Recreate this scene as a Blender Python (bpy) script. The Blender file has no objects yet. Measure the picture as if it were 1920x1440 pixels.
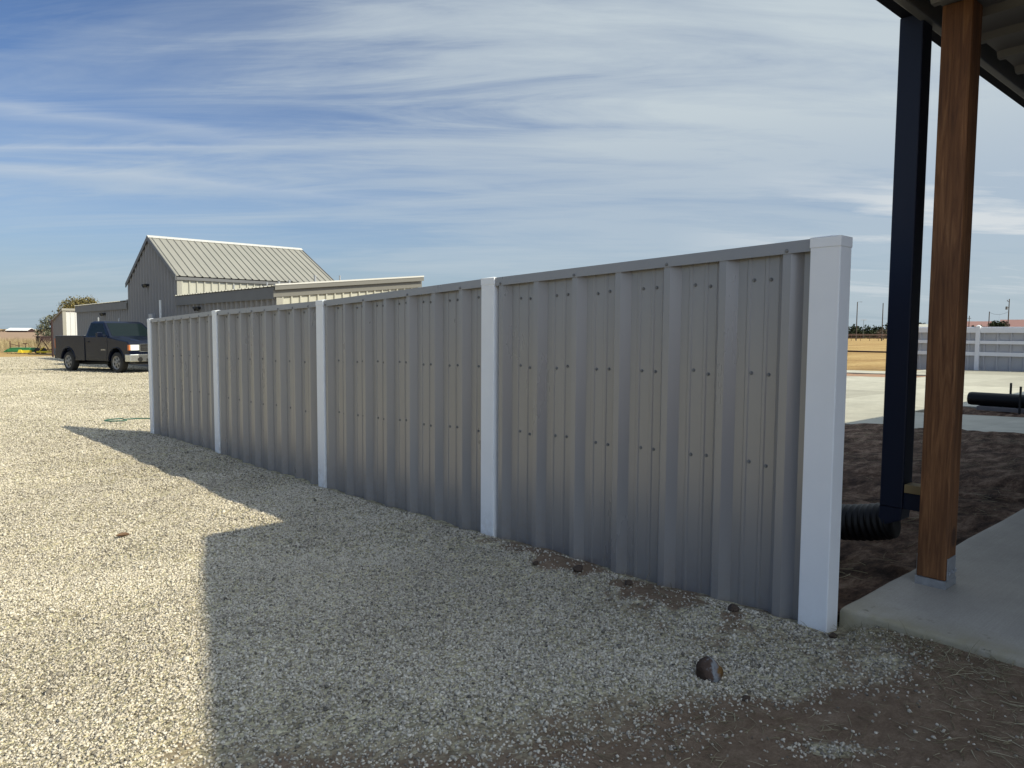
import bpy, math, random
import numpy as np
from mathutils import Vector, Matrix

R = math.radians
random.seed(7)
rng = np.random.default_rng(11)
scene = bpy.context.scene
col = scene.collection

# ------------------------------------------------------------------ camera
CAM_Z = 1.25
YAW = 41.66
cam_d = bpy.data.cameras.new("camera")
cam_d.sensor_width = 36.0
cam_d.lens = 1375.0 / 1920.0 * 36.0
cam_d.clip_start = 0.05
cam_d.clip_end = 6000
cam = bpy.data.objects.new("camera", cam_d)
col.objects.link(cam)
cam.location = (0, 0, CAM_Z)
cam.rotation_euler = (R(90 - 4.087), R(-0.342), R(-YAW))
scene.camera = cam

# ------------------------------------------------------------------ sun and sky
SHADOW = (-0.465, 1.15)                       # shadow offset per metre of height
SUN_DIR = Vector((-SHADOW[0], -SHADOW[1], 1.0)).normalized()
SUN_EL = math.asin(SUN_DIR.z)
SUN_ROT = math.atan2(SUN_DIR.x, SUN_DIR.y) % (2 * math.pi)
sun_d = bpy.data.lights.new("sun", 'SUN')
sun_d.energy = 3.9
sun_d.angle = R(0.53)
sun_d.color = (1.0, 0.93, 0.71)
sun = bpy.data.objects.new("sun", sun_d)
col.objects.link(sun)
sun.rotation_euler = SUN_DIR.to_track_quat('Z', 'Y').to_euler()
sun.location = (20, -30, 40)

scene.view_settings.view_transform = 'Standard'
scene.view_settings.look = 'None'
scene.view_settings.gamma = 1.0
scene.view_settings.use_curve_mapping = False
scene.view_settings.exposure = 0.52


def nd(nt, t, **kw):
    n = nt.nodes.new(t)
    for k, v in kw.items():
        if k.startswith('_'):
            setattr(n, k[1:], v)
        else:
            n.inputs[k].default_value = v
    return n


def mth(nt, op, a, b=None, clamp=False):
    n = nt.nodes.new('ShaderNodeMath')
    n.operation = op
    n.use_clamp = clamp
    for i, x in enumerate((a, b)):
        if x is None:
            continue
        if isinstance(x, (int, float)):
            n.inputs[i].default_value = x
        else:
            nt.links.new(x, n.inputs[i])
    return n.outputs[0]


def ramp(nt, fac, stops, interp='LINEAR'):
    n = nt.nodes.new('ShaderNodeValToRGB')
    cr = n.color_ramp
    cr.interpolation = interp
    while len(cr.elements) < len(stops):
        cr.elements.new(0.5)
    for e, (p, c) in zip(cr.elements, stops):
        e.position = p
        if isinstance(c, (int, float)):
            c = (c, c, c)
        e.color = (c[0], c[1], c[2], 1)
    nt.links.new(fac, n.inputs[0])
    return n.outputs[0]


def mixc(nt, fac, a, b, blend='MIX'):
    n = nt.nodes.new('ShaderNodeMix')
    n.data_type = 'RGBA'
    n.blend_type = blend
    for sock, x in ((n.inputs[0], fac), (n.inputs[6], a), (n.inputs[7], b)):
        if isinstance(x, (int, float)):
            sock.default_value = x
        elif isinstance(x, tuple):
            sock.default_value = (x[0], x[1], x[2], 1)
        else:
            nt.links.new(x, sock)
    return n.outputs[2]


def build_world():
    w = bpy.data.worlds.new("World")
    scene.world = w
    w.use_nodes = True
    nt = w.node_tree
    nt.nodes.clear()
    L = nt.links.new
    out = nt.nodes.new('ShaderNodeOutputWorld')
    bg = nt.nodes.new('ShaderNodeBackground')
    bg.inputs['Strength'].default_value = 0.06
    L(bg.outputs[0], out.inputs[0])
    sky = nt.nodes.new('ShaderNodeTexSky')
    sky.sky_type = 'NISHITA'
    sky.sun_disc = False
    sky.sun_elevation = SUN_EL
    sky.sun_rotation = SUN_ROT
    sky.altitude = 300
    sky.air_density = 1.0
    sky.dust_density = 0.6
    sky.ozone_density = 2.0
    tc = nt.nodes.new('ShaderNodeTexCoord')
    # turn the direction so that +Y is the way the wind combs the cirrus, then lay it on a flat cloud deck
    rot = nt.nodes.new('ShaderNodeVectorRotate')
    rot.rotation_type = 'Z_AXIS'
    rot.inputs['Angle'].default_value = R(YAW)
    L(tc.outputs['Generated'], rot.inputs['Vector'])
    sep = nt.nodes.new('ShaderNodeSeparateXYZ')
    L(rot.outputs[0], sep.inputs[0])
    x, y, z = sep.outputs
    den = mth(nt, 'ADD', mth(nt, 'MAXIMUM', z, 0.0), 0.10)
    px = mth(nt, 'DIVIDE', x, den)
    py = mth(nt, 'DIVIDE', y, den)
    comb = nt.nodes.new('ShaderNodeCombineXYZ')
    L(px, comb.inputs[0]); L(py, comb.inputs[1])

    def deck(scale, rotz, loc, sc, detail, rough, dist):
        mp = nt.nodes.new('ShaderNodeMapping')
        mp.inputs['Rotation'].default_value = (0, 0, R(rotz))
        mp.inputs['Scale'].default_value = sc
        mp.inputs['Location'].default_value = loc
        L(comb.outputs[0], mp.inputs[0])
        n = nt.nodes.new('ShaderNodeTexNoise')
        n.inputs['Scale'].default_value = scale
        n.inputs['Detail'].default_value = detail
        n.inputs['Roughness'].default_value = rough
        n.inputs['Distortion'].default_value = dist
        L(mp.outputs[0], n.inputs['Vector'])
        return n.outputs['Fac']

    streak = deck(1.0, 10, (3.1, 1.7, 0), (0.36, 1.05, 1), 10, 0.60, 0.9)
    fine = deck(2.2, 18, (7.0, 2.0, 0), (0.34, 1.5, 1), 10, 0.64, 1.2)
    broad = deck(0.40, 25, (0.9, 5.2, 0), (0.8, 1.0, 1), 4, 0.5, 0.3)
    # thicker veil towards the sun side (to the right), thinner to the left
    side = mth(nt, 'MULTIPLY', x, 0.56)
    cov = mth(nt, 'ADD', mth(nt, 'ADD', mth(nt, 'MULTIPLY', streak, 1.5), mth(nt, 'MULTIPLY', fine, 0.75)),
              mth(nt, 'ADD', mth(nt, 'MULTIPLY', broad, 0.8), mth(nt, 'SUBTRACT', side, 0.86)))
    veil = ramp(nt, cov, [(0.14, 0.0), (0.40, 0.26), (0.64, 0.72), (0.90, 1.0)])
    veil = mth(nt, 'MULTIPLY', veil, ramp(nt, z, [(0.03, 0.50), (0.16, 0.62), (0.27, 1.0)]))
    # a few long combed streaks and one old condensation trail in the cloud deck
    def trail(k, c0, width, x_a, x_b, strength):
        wob = mth(nt, 'MULTIPLY', mth(nt, 'SUBTRACT', fine, 0.5), width * 2.5)
        d = mth(nt, 'ABSOLUTE', mth(nt, 'ADD', mth(nt, 'SUBTRACT', py, mth(nt, 'ADD', mth(nt, 'MULTIPLY', px, k), c0)), wob))
        core = ramp(nt, mth(nt, 'DIVIDE', d, width), [(0.0, 1.0), (0.35, 0.55), (1.0, 0.0)])
        run = ramp(nt, mth(nt, 'DIVIDE', mth(nt, 'SUBTRACT', px, x_a), x_b - x_a), [(0.0, 1.0), (0.6, 0.7), (1.0, 0.0)])
        tex = ramp(nt, streak, [(0.30, 0.45), (0.62, 1.0)])
        return mth(nt, 'MULTIPLY', mth(nt, 'MULTIPLY', core, run), mth(nt, 'MULTIPLY', tex, strength))

    tr = mth(nt, 'MAXIMUM', trail(0.11, 2.95, 0.05, -2.4, -0.55, 0.8), mth(nt, 'MAXIMUM', trail(0.553, 3.286, 0.13, -1.9, -0.7, 0.65), trail(0.456, 3.895, 0.15, -1.9, -0.2, 0.55)))
    # low puffs near the horizon on the right
    puff = deck(1.3, 0, (1.2, 4.4, 0), (0.55, 1.5, 1), 8, 0.6, 0.2)
    lowband = ramp(nt, z, [(0.03, 0.0), (0.07, 1.0), (0.15, 1.0), (0.22, 0.0)])
    rightb = ramp(nt, x, [(0.20, 0.0), (0.45, 1.0)])
    pf = mth(nt, 'MULTIPLY', mth(nt, 'MULTIPLY', ramp(nt, puff, [(0.50, 0.0), (0.62, 0.9)]), lowband), rightb)
    hz = ramp(nt, z, [(0.0, 0.92), (0.05, 0.70), (0.12, 0.32), (0.24, 0.0)])
    blue = mixc(nt, 1.0, sky.outputs[0], (0.86, 0.97, 1.18), 'MULTIPLY')
    base = mixc(nt, hz, blue, (3.9, 5.1, 6.1))
    c1 = mixc(nt, veil, base, (6.3, 7.2, 7.8))
    c1 = mixc(nt, tr, c1, (6.3, 7.2, 8.2))
    c1 = mixc(nt, pf, c1, (8.0, 8.5, 8.8))
    # out-of-view sky glow round the sun, added to brighten the shaded areas
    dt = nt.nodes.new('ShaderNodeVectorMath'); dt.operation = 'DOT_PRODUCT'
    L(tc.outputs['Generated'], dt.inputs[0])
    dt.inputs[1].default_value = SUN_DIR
    fill_halo = ramp(nt, dt.outputs['Value'], [(0.38, (0, 0, 0)), (0.62, (0.185, 0.23, 0.30)), (0.90, (0.50, 0.60, 0.76)), (1.0, (0.86, 0.95, 1.0))])
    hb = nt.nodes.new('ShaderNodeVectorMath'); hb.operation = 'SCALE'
    L(fill_halo, hb.inputs[0]); hb.inputs['Scale'].default_value = 17.0
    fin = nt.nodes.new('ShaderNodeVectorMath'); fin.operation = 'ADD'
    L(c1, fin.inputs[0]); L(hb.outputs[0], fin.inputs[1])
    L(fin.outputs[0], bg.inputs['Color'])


build_world()


# ------------------------------------------------------------------ helpers
def tag(o, label=None, cat=None, group=None, kind=None):
    if label: o['label'] = label
    if cat: o['category'] = cat
    if group: o['group'] = group
    if kind: o['kind'] = kind
    return o


def empty(name, loc, label, cat, rz=0.0, group=None):
    o = bpy.data.objects.new(name, None)
    o.empty_display_size = 0.2
    o.location = loc
    o.rotation_euler = (0, 0, rz)
    col.objects.link(o)
    return tag(o, label, cat, group)


class MB:
    def __init__(self):
        self.v = []
        self.f = []

    def add(self, vs, fs):
        b = len(self.v)
        self.v.extend(tuple(map(float, p)) for p in vs)
        self.f.extend(tuple(i + b for i in f) for f in fs)
        return self

    def box(self, x0, y0, z0, x1, y1, z1):
        x0, x1 = sorted((x0, x1)); y0, y1 = sorted((y0, y1)); z0, z1 = sorted((z0, z1))
        vs = [(x0, y0, z0), (x1, y0, z0), (x1, y1, z0), (x0, y1, z0), (x0, y0, z1), (x1, y0, z1), (x1, y1, z1), (x0, y1, z1)]
        return self.add(vs, [(0, 3, 2, 1), (4, 5, 6, 7), (0, 1, 5, 4), (1, 2, 6, 5), (2, 3, 7, 6), (3, 0, 4, 7)])

    def prism(self, poly, axis, a, b):
        """poly: 2D points; axis 'x': (y,z), 'y': (x,z), 'z': (x,y)"""
        def m(p, t):
            return {'x': (t, p[0], p[1]), 'y': (p[0], t, p[1]), 'z': (p[0], p[1], t)}[axis]
        n = len(poly)
        vs = [m(p, a) for p in poly] + [m(p, b) for p in poly]
        fs = [tuple(range(n))[::-1], tuple(range(n, 2 * n))]
        fs += [(i, (i + 1) % n, n + (i + 1) % n, n + i) for i in range(n)]
        return self.add(vs, fs)

    def beam(self, p0, p1, w, h, up=(0, 0, 1)):
        p0 = Vector(p0); p1 = Vector(p1)
        d = (p1 - p0).normalized()
        upv = Vector(up)
        s = d.cross(upv)
        if s.length < 1e-4:
            s = d.cross(Vector((1, 0, 0)))
        s.normalize()
        t = s.cross(d).normalized()
        vs = []
        for p in (p0, p1):
            for a, b in ((-1, -1), (1, -1), (1, 1), (-1, 1)):
                vs.append(p + s * (a * w / 2) + t * (b * h / 2))
        return self.add(vs, [(3, 2, 1, 0), (4, 5, 6, 7), (0, 1, 5, 4), (1, 2, 6, 5), (2, 3, 7, 6), (3, 0, 4, 7)])

    def tube(self, pts, rad, n=10, caps=True):
        pts = [Vector(p) for p in pts]
        if not hasattr(rad, '__len__'):
            rad = [rad] * len(pts)
        vs = []; fs = []
        prev = None
        for i, p in enumerate(pts):
            a = pts[max(0, i - 1)]; b = pts[min(len(pts) - 1, i + 1)]
            d = (b - a)
            d = d.normalized() if d.length > 1e-9 else Vector((0, 0, 1))
            if prev is None:
                s = d.cross(Vector((0, 0, 1)))
                if s.length < 1e-3: s = d.cross(Vector((1, 0, 0)))
            else:
                s = prev - d * prev.dot(d)
            s.normalize(); prev = s
            t = d.cross(s)
            for k in range(n):
                a_ = 2 * math.pi * k / n
                vs.append(p + (s * math.cos(a_) + t * math.sin(a_)) * rad[i])
        for i in range(len(pts) - 1):
            for k in range(n):
                k2 = (k + 1) % n
                fs.append((i * n + k, i * n + k2, (i + 1) * n + k2, (i + 1) * n + k))
        if caps:
            fs.append(tuple(range(n))[::-1])
            fs.append(tuple((len(pts) - 1) * n + k for k in range(n)))
        return self.add(vs, fs)

    def lathe(self, prof, o, ax, n=24, closed=False):
        """prof: list of (distance along axis, radius)"""
        ax = Vector(ax).normalized(); o = Vector(o)
        e1 = ax.cross(Vector((0, 0, 1)))
        if e1.length < 1e-3: e1 = ax.cross(Vector((1, 0, 0)))
        e1.normalize(); e2 = ax.cross(e1)
        vs = [o + ax * d + (e1 * math.cos(2 * math.pi * k / n) + e2 * math.sin(2 * math.pi * k / n)) * max(r, 1e-4) for d, r in prof for k in range(n)]
        m = len(prof)
        fs = [(i * n + k, i * n + (k + 1) % n, (i + 1) * n + (k + 1) % n, (i + 1) * n + k) for i in range(m - 1) for k in range(n)]
        if closed:
            fs += [((m - 1) * n + k, (m - 1) * n + (k + 1) % n, (k + 1) % n, k) for k in range(n)]
        else:
            fs += [tuple(range(n))[::-1], tuple((m - 1) * n + k for k in range(n))]
        return self.add(vs, fs)

    def corr(self, o, e, n, L, zb, zt, pitch, h, wb, wt, minor=None, up=(0, 0, 1), start=None):
        """ribbed sheet: o origin, e run direction, n outward, zb/zt functions of s along up"""
        o = Vector(o); e = Vector(e).normalized(); n = Vector(n).normalized(); up = Vector(up).normalized()
        prof = [(0.0, 0.0)]
        s = pitch * 0.5 if start is None else start
        while s - wb / 2 < L:
            loc = [(s - wb / 2, 0), (s - wt / 2, h), (s + wt / 2, h), (s + wb / 2, 0)]
            prof += loc
            if minor:
                for m in minor:
                    c = s + m
                    prof += [(c - 0.011, 0), (c - 0.006, 0.0045), (c + 0.006, 0.0045), (c + 0.011, 0)]
            s += pitch
        prof = [p for p in prof if 0 <= p[0] <= L]
        prof.append((L, 0.0))
        vs = []
        for s, d in prof:
            b = zb(s) if callable(zb) else zb
            t = zt(s) if callable(zt) else zt
            vs.append(o + e * s + n * d + up * b)
            vs.append(o + e * s + n * d + up * t)
        fs = [(2 * i, 2 * i + 2, 2 * i + 3, 2 * i + 1) for i in range(len(prof) - 1)]
        return self.add(vs, fs)

    def build(self, name, mat, parent=None, smooth=False, bevel=0.0, local=False, seg=2, label=None):
        me = bpy.data.meshes.new(name)
        vs = self.v
        if parent is not None and not local:
            q = parent; ox = Vector((0, 0, 0))
            while q is not None:
                ox += q.location; q = q.parent
            vs = [(a - ox.x, b - ox.y, c - ox.z) for a, b, c in vs]
        me.from_pydata(vs, [], self.f)
        me.validate()
        me.materials.append(mat)
        if smooth:
            me.polygons.foreach_set('use_smooth', [True] * len(me.polygons))
        me.update()
        o = bpy.data.objects.new(name, me)
        col.objects.link(o)
        if parent is not None:
            o.parent = parent
        if bevel > 0:
            md = o.modifiers.new('bevel', 'BEVEL')
            md.width = bevel; md.segments = seg; md.limit_method = 'ANGLE'; md.angle_limit = R(40)
        if label: o['label'] = label
        return o


def mesh_np(name, verts, faces, mat, k=4, attrs=None, smooth=False):
    """verts (N,3), faces (M,k) numpy"""
    me = bpy.data.meshes.new(name)
    me.vertices.add(len(verts)); me.vertices.foreach_set('co', verts.astype(np.float32).ravel())
    M = len(faces)
    me.loops.add(M * k); me.loops.foreach_set('vertex_index', faces.astype(np.int32).ravel())
    me.polygons.add(M)
    me.polygons.foreach_set('loop_start', (np.arange(M) * k).astype(np.int32))
    me.polygons.foreach_set('loop_total', np.full(M, k, np.int32))
    if smooth:
        me.polygons.foreach_set('use_smooth', np.ones(M, bool))
    if attrs:
        for an, av in attrs.items():
            at = me.attributes.new(an, 'FLOAT', 'POINT')
            at.data.foreach_set('value', av.astype(np.float32))
    me.update(calc_edges=True)
    me.materials.append(mat)
    o = bpy.data.objects.new(name, me)
    col.objects.link(o)
    return o


def vnoise(x, y, seed=0):
    x = np.asarray(x, float); y = np.asarray(y, float)
    xi = np.floor(x).astype(np.int64); yi = np.floor(y).astype(np.int64)
    fx = x - xi; fy = y - yi
    fx = fx * fx * (3 - 2 * fx); fy = fy * fy * (3 - 2 * fy)

    def hsh(a, b):
        h = (a * 374761393 + b * 668265263 + seed * 1442695041) & 0xffffffff
        h = ((h ^ (h >> 13)) * 1274126177) & 0xffffffff
        return ((h ^ (h >> 16)) & 0xffff) / 65535.0
    a = hsh(xi, yi); b = hsh(xi + 1, yi); c = hsh(xi, yi + 1); d = hsh(xi + 1, yi + 1)
    return (a * (1 - fx) + b * fx) * (1 - fy) + (c * (1 - fx) + d * fx) * fy


def fbm(x, y, seed=0, o=4):
    s = 0; a = 0.5; t = 0
    for i in range(o):
        s = s + a * vnoise(x * 2 ** i, y * 2 ** i, seed + i); t += a; a *= 0.5
    return s / t


# ------------------------------------------------------------------ materials
def material(name):
    m = bpy.data.materials.new(name)
    m.use_nodes = True
    nt = m.node_tree
    b = nt.nodes['Principled BSDF']
    return m, nt, b


def simple(name, rgb, rough=0.6, metal=0.0, spec=0.5, var=0.0, vscale=8.0, bump=0.0, bscale=60.0, stretch=(1, 1, 1), coat=0.0, dirt=None):
    m, nt, b = material(name)
    b.inputs['Roughness'].default_value = rough
    b.inputs['Metallic'].default_value = metal
    b.inputs['Specular IOR Level'].default_value = spec
    b.inputs['Coat Weight'].default_value = coat
    tc = nt.nodes.new('ShaderNodeTexCoord')
    mp = nt.nodes.new('ShaderNodeMapping')
    mp.inputs['Scale'].default_value = stretch
    nt.links.new(tc.outputs['Object'], mp.inputs[0])
    if var > 0:
        n = nd(nt, 'ShaderNodeTexNoise', Scale=vscale, Detail=6.0, Roughness=0.6)
        nt.links.new(mp.outputs[0], n.inputs['Vector'])
        c = ramp(nt, n.outputs['Fac'], [(0.25, tuple(x * (1 - var) for x in rgb)), (0.75, tuple(min(1, x * (1 + var)) for x in rgb))])
        nt.links.new(c, b.inputs['Base Color'])
        rr = ramp(nt, n.outputs['Fac'], [(0.2, rough * 0.85), (0.8, min(1, rough * 1.15))])
        nt.links.new(rr, b.inputs['Roughness'])
    else:
        b.inputs['Base Color'].default_value = (*rgb, 1)
    if bump > 0:
        n2 = nd(nt, 'ShaderNodeTexNoise', Scale=bscale, Detail=5.0 if bscale > 5 else 0.0, Roughness=0.5)
        nt.links.new(mp.outputs[0], n2.inputs['Vector'])
        bp = nd(nt, 'ShaderNodeBump', Strength=bump, Distance=0.01)
        nt.links.new(n2.outputs['Fac'], bp.inputs['Height'])
        nt.links.new(bp.outputs[0], b.inputs['Normal'])
    return m


M = {}
M['fence_panel'] = simple('fence_panel_paint', (0.285, 0.278, 0.282), 0.29, metal=0.28, spec=0.6, var=0.07, vscale=2.2, stretch=(1, 1, 0.22), bump=0.22, bscale=3.2)
M['vinyl'] = simple('white_vinyl', (0.82, 0.83, 0.85), 0.42, var=0.03, vscale=5)
M['vinyl_far'] = simple('white_vinyl_far', (0.80, 0.80, 0.82), 0.5, var=0.04, vscale=3)
M['panel_far'] = simple('far_fence_panel', (0.42, 0.42, 0.44), 0.5, var=0.04, vscale=2)
M['end_grey'] = simple('barn_end_trim', (0.125, 0.12, 0.11), 0.5)
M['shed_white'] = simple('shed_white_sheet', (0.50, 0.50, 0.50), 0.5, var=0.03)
M['screw'] = simple('screw_metal', (0.18, 0.18, 0.185), 0.55, metal=0.1)
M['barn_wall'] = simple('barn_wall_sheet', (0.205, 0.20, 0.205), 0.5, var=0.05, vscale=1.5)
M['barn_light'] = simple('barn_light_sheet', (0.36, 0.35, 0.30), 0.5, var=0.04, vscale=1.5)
M['barn_roof'] = simple('barn_roof_sheet', (0.25, 0.24, 0.21), 0.5, var=0.05, vscale=1.2)
M['barn_trim'] = simple('barn_trim', (0.46, 0.45, 0.43), 0.5)
M['barn_fascia'] = simple('barn_fascia', (0.10, 0.10, 0.105), 0.5, var=0.06, vscale=2)
M['black'] = simple('black_plastic', (0.012, 0.012, 0.013), 0.5)
M['navy'] = simple('navy_paint', (0.009, 0.014, 0.034), 0.5, spec=0.35)
M['navy_dull'] = simple('navy_gutter', (0.006, 0.009, 0.020), 0.8, spec=0.08)
M['grey_steel'] = simple('grey_steel', (0.13, 0.135, 0.14), 0.5)
M['soffit'] = simple('soffit_sheet', (0.12, 0.12, 0.12), 0.6, var=0.05)
M['galv'] = simple('galvanised', (0.36, 0.37, 0.39), 0.5, metal=0.4, var=0.2, vscale=40)
M['pipe'] = simple('black_pipe', (0.005, 0.005, 0.006), 0.48, spec=0.3)
M['roof_red'] = simple('red_roof', (0.27, 0.145, 0.125), 0.7)
M['cream'] = simple('cream_wall', (0.50, 0.46, 0.36), 0.7)
M['white_far'] = simple('white_sheet', (0.75, 0.75, 0.74), 0.6)
M['pole_wood'] = simple('pole_wood', (0.07, 0.055, 0.045), 0.85)
M['rust'] = simple('rusted_pipe', (0.085, 0.04, 0.03), 0.8, var=0.25, vscale=6)
M['rust_dark'] = simple('rust_dark', (0.03, 0.012, 0.012), 0.8, var=0.3)
M['green_paint'] = simple('green_paint', (0.03, 0.17, 0.06), 0.5, var=0.25, vscale=6)
M['yellow_paint'] = simple('yellow_paint', (0.65, 0.50, 0.03), 0.5, var=0.15, vscale=6)
M['hose'] = simple('green_hose', (0.03, 0.10, 0.07), 0.45)
M['truck_paint'] = simple('truck_paint', (0.005, 0.008, 0.020), 0.24, spec=0.28, coat=0.0, var=0.15, vscale=2)
M['chrome'] = simple('chrome', (0.62, 0.62, 0.60), 0.22, metal=0.9)
M['alloy'] = simple('alloy_wheel', (0.27, 0.26, 0.25), 0.45, metal=0.3)
M['rubber'] = simple('tyre_rubber', (0.03, 0.028, 0.026), 0.85, var=0.2, vscale=12)
M['glass'] = simple('truck_glass', (0.008, 0.014, 0.016), 0.06, spec=0.12)
M['lamp'] = simple('headlamp_lens', (0.72, 0.73, 0.70), 0.15, var=0.1, vscale=25)
M['amber'] = simple('amber_lens', (0.55, 0.16, 0.05), 0.25)
M['leaf_dry'] = simple('dry_leaf', (0.15, 0.085, 0.045), 0.8, var=0.3, vscale=60)
M['clod'] = simple('dirt_clod', (0.06, 0.04, 0.028), 0.95, var=0.35, vscale=40, bump=0.8, bscale=90)
M['bark'] = simple('bark', (0.09, 0.075, 0.06), 0.9, var=0.3, vscale=10)
M['int_wall'] = simple('house_wall_sheet', (0.30, 0.30, 0.30), 0.55)


def foliage(name, c0, c1, c2):
    m, nt, b = material(name)
    at = nd(nt, 'ShaderNodeAttribute', _attribute_name='tint')
    c = ramp(nt, at.outputs['Fac'], [(0.0, c0), (0.5, c1), (1.0, c2)])
    nt.links.new(c, b.inputs['Base Color'])
    b.inputs['Roughness'].default_value = 0.75
    b.inputs['Specular IOR Level'].default_value = 0.2
    return m


M['fol_olive'] = foliage('olive_foliage', (0.06, 0.052, 0.02), (0.12, 0.10, 0.035), (0.20, 0.155, 0.06))
M['fol_grey'] = foliage('grey_green_foliage', (0.055, 0.065, 0.045), (0.12, 0.13, 0.085), (0.24, 0.22, 0.15))
M['fol_dark'] = foliage('evergreen_foliage', (0.012, 0.020, 0.010), (0.025, 0.037, 0.016), (0.05, 0.06, 0.028))
M['fol_brown'] = foliage('bare_brown_foliage', (0.05, 0.04, 0.03), (0.10, 0.075, 0.055), (0.16, 0.12, 0.09))
M['straw'] = foliage('straw', (0.20, 0.145, 0.075), (0.42, 0.33, 0.18), (0.58, 0.48, 0.29))
M['straw_shade'] = foliage('dead_grass', (0.11, 0.09, 0.05), (0.27, 0.23, 0.14), (0.42, 0.37, 0.25))
M['stone'] = foliage('crushed_stone', (0.12, 0.106, 0.088), (0.44, 0.392, 0.318), (0.70, 0.635, 0.525))
M['stone'].node_tree.nodes['Principled BSDF'].inputs['Roughness'].default_value = 0.9


def mat_gravel():
    m, nt, b = material('gravel_surface')
    geo = nt.nodes.new('ShaderNodeNewGeometry')
    pos = geo.outputs['Position']
    v = nd(nt, 'ShaderNodeTexVoronoi', Scale=55.0, Randomness=1.0)
    nt.links.new(pos, v.inputs['Vector'])
    v2 = nd(nt, 'ShaderNodeTexVoronoi', Scale=23.0, Randomness=1.0)
    nt.links.new(pos, v2.inputs['Vector'])
    sepc = nt.nodes.new('ShaderNodeSeparateColor'); nt.links.new(v.outputs['Color'], sepc.inputs[0])
    stone = ramp(nt, sepc.outputs[0], [(0.0, (0.12, 0.10, 0.075)), (0.22, (0.33, 0.29, 0.20)), (0.6, (0.50, 0.45, 0.31)), (1.0, (0.68, 0.625, 0.445))])
    sepc2 = nt.nodes.new('ShaderNodeSeparateColor'); nt.links.new(v2.outputs['Color'], sepc2.inputs[0])
    stone2 = ramp(nt, sepc2.outputs[1], [(0.0, (0.15, 0.13, 0.10)), (0.3, (0.42, 0.375, 0.26)), (1.0, (0.63, 0.58, 0.41))])
    c = mixc(nt, 0.35, stone, stone2)
    gap = ramp(nt, v.outputs['Distance'], [(0.30, 1.32), (0.80, 0.80)])
    c = mixc(nt, 1.0, c, gap, 'MULTIPLY')
    n = nd(nt, 'ShaderNodeTexNoise', Scale=0.35, Detail=5.0, Roughness=0.6)
    nt.links.new(pos, n.inputs['Vector'])
    big = ramp(nt, n.outputs['Fac'], [(0.3, (0.84, 0.82, 0.78)), (0.7, (1.08, 1.06, 1.02))])
    c = mixc(nt, 1.0, c, big, 'MULTIPLY')
    # dirt showing through
    at = nd(nt, 'ShaderNodeAttribute', _attribute_name='dirt')
    n3 = nd(nt, 'ShaderNodeTexNoise', Scale=14.0, Detail=8.0, Roughness=0.7)
    nt.links.new(pos, n3.inputs['Vector'])
    n3b = nd(nt, 'ShaderNodeTexNoise', Scale=130.0, Detail=4.0, Roughness=0.75)
    nt.links.new(pos, n3b.inputs['Vector'])
    dmix = mth(nt, 'ADD', mth(nt, 'MULTIPLY', n3.outputs['Fac'], 0.6), mth(nt, 'MULTIPLY', n3b.outputs['Fac'], 0.4))
    dirtc = ramp(nt, dmix, [(0.32, (0.115, 0.076, 0.048)), (0.50, (0.205, 0.142, 0.095)), (0.68, (0.32, 0.24, 0.17))])
    f = ramp(nt, mth(nt, 'ADD', at.outputs['Fac'], mth(nt, 'MULTIPLY', mth(nt, 'SUBTRACT', n3.outputs['Fac'], 0.5), 0.9)), [(0.35, 0.0), (0.65, 1.0)])
    c = mixc(nt, f, c, dirtc)
    nt.links.new(c, b.inputs['Base Color'])
    b.inputs['Roughness'].default_value = 0.95
    b.inputs['Specular IOR Level'].default_value = 0.2
    hgt = mth(nt, 'ADD', mth(nt, 'MULTIPLY', ramp(nt, v.outputs['Distance'], [(0.0, 1.0), (0.7, 0.0)]), mth(nt, 'SUBTRACT', 1.0, f)), mth(nt, 'MULTIPLY', dmix, 1.6))
    bp = nd(nt, 'ShaderNodeBump', Strength=1.0, Distance=0.012)
    nt.links.new(hgt, bp.inputs['Height'])
    nt.links.new(bp.outputs[0], b.inputs['Normal'])
    return m


def mat_field():
    m, nt, b = material('dry_field')
    geo = nt.nodes.new('ShaderNodeNewGeometry')
    mp = nt.nodes.new('ShaderNodeMapping')
    mp.inputs['Rotation'].default_value = (0, 0, R(YAW))
    mp.inputs['Scale'].default_value = (0.25, 1.0, 1.0)
    nt.links.new(geo.outputs['Position'], mp.inputs[0])
    n = nd(nt, 'ShaderNodeTexNoise', Scale=0.22, Detail=9.0, Roughness=0.62)
    nt.links.new(mp.outputs[0], n.inputs['Vector'])
    n2 = nd(nt, 'ShaderNodeTexNoise', Scale=6.0, Detail=6.0, Roughness=0.75)
    nt.links.new(geo.outputs['Position'], n2.inputs['Vector'])
    c = ramp(nt, n.outputs['Fac'], [(0.32, (0.24, 0.15, 0.07)), (0.48, (0.40, 0.275, 0.125)), (0.62, (0.47, 0.34, 0.165))])
    k = ramp(nt, n2.outputs['Fac'], [(0.3, (0.62, 0.58, 0.52)), (0.7, (1.15, 1.12, 1.05))])
    c = mixc(nt, 1.0, c, k, 'MULTIPLY')
    # ploughed reddish ground far away to the left
    at = nd(nt, 'ShaderNodeAttribute', _attribute_name='plough')
    c = mixc(nt, at.outputs['Fac'], c, (0.31, 0.215, 0.15))
    nt.links.new(c, b.inputs['Base Color'])
    b.inputs['Roughness'].default_value = 1.0
    b.inputs['Specular IOR Level'].default_value = 0.1
    bp = nd(nt, 'ShaderNodeBump', Strength=0.7, Distance=0.06)
    nt.links.new(n2.outputs['Fac'], bp.inputs['Height'])
    nt.links.new(bp.outputs[0], b.inputs['Normal'])
    return m


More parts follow.
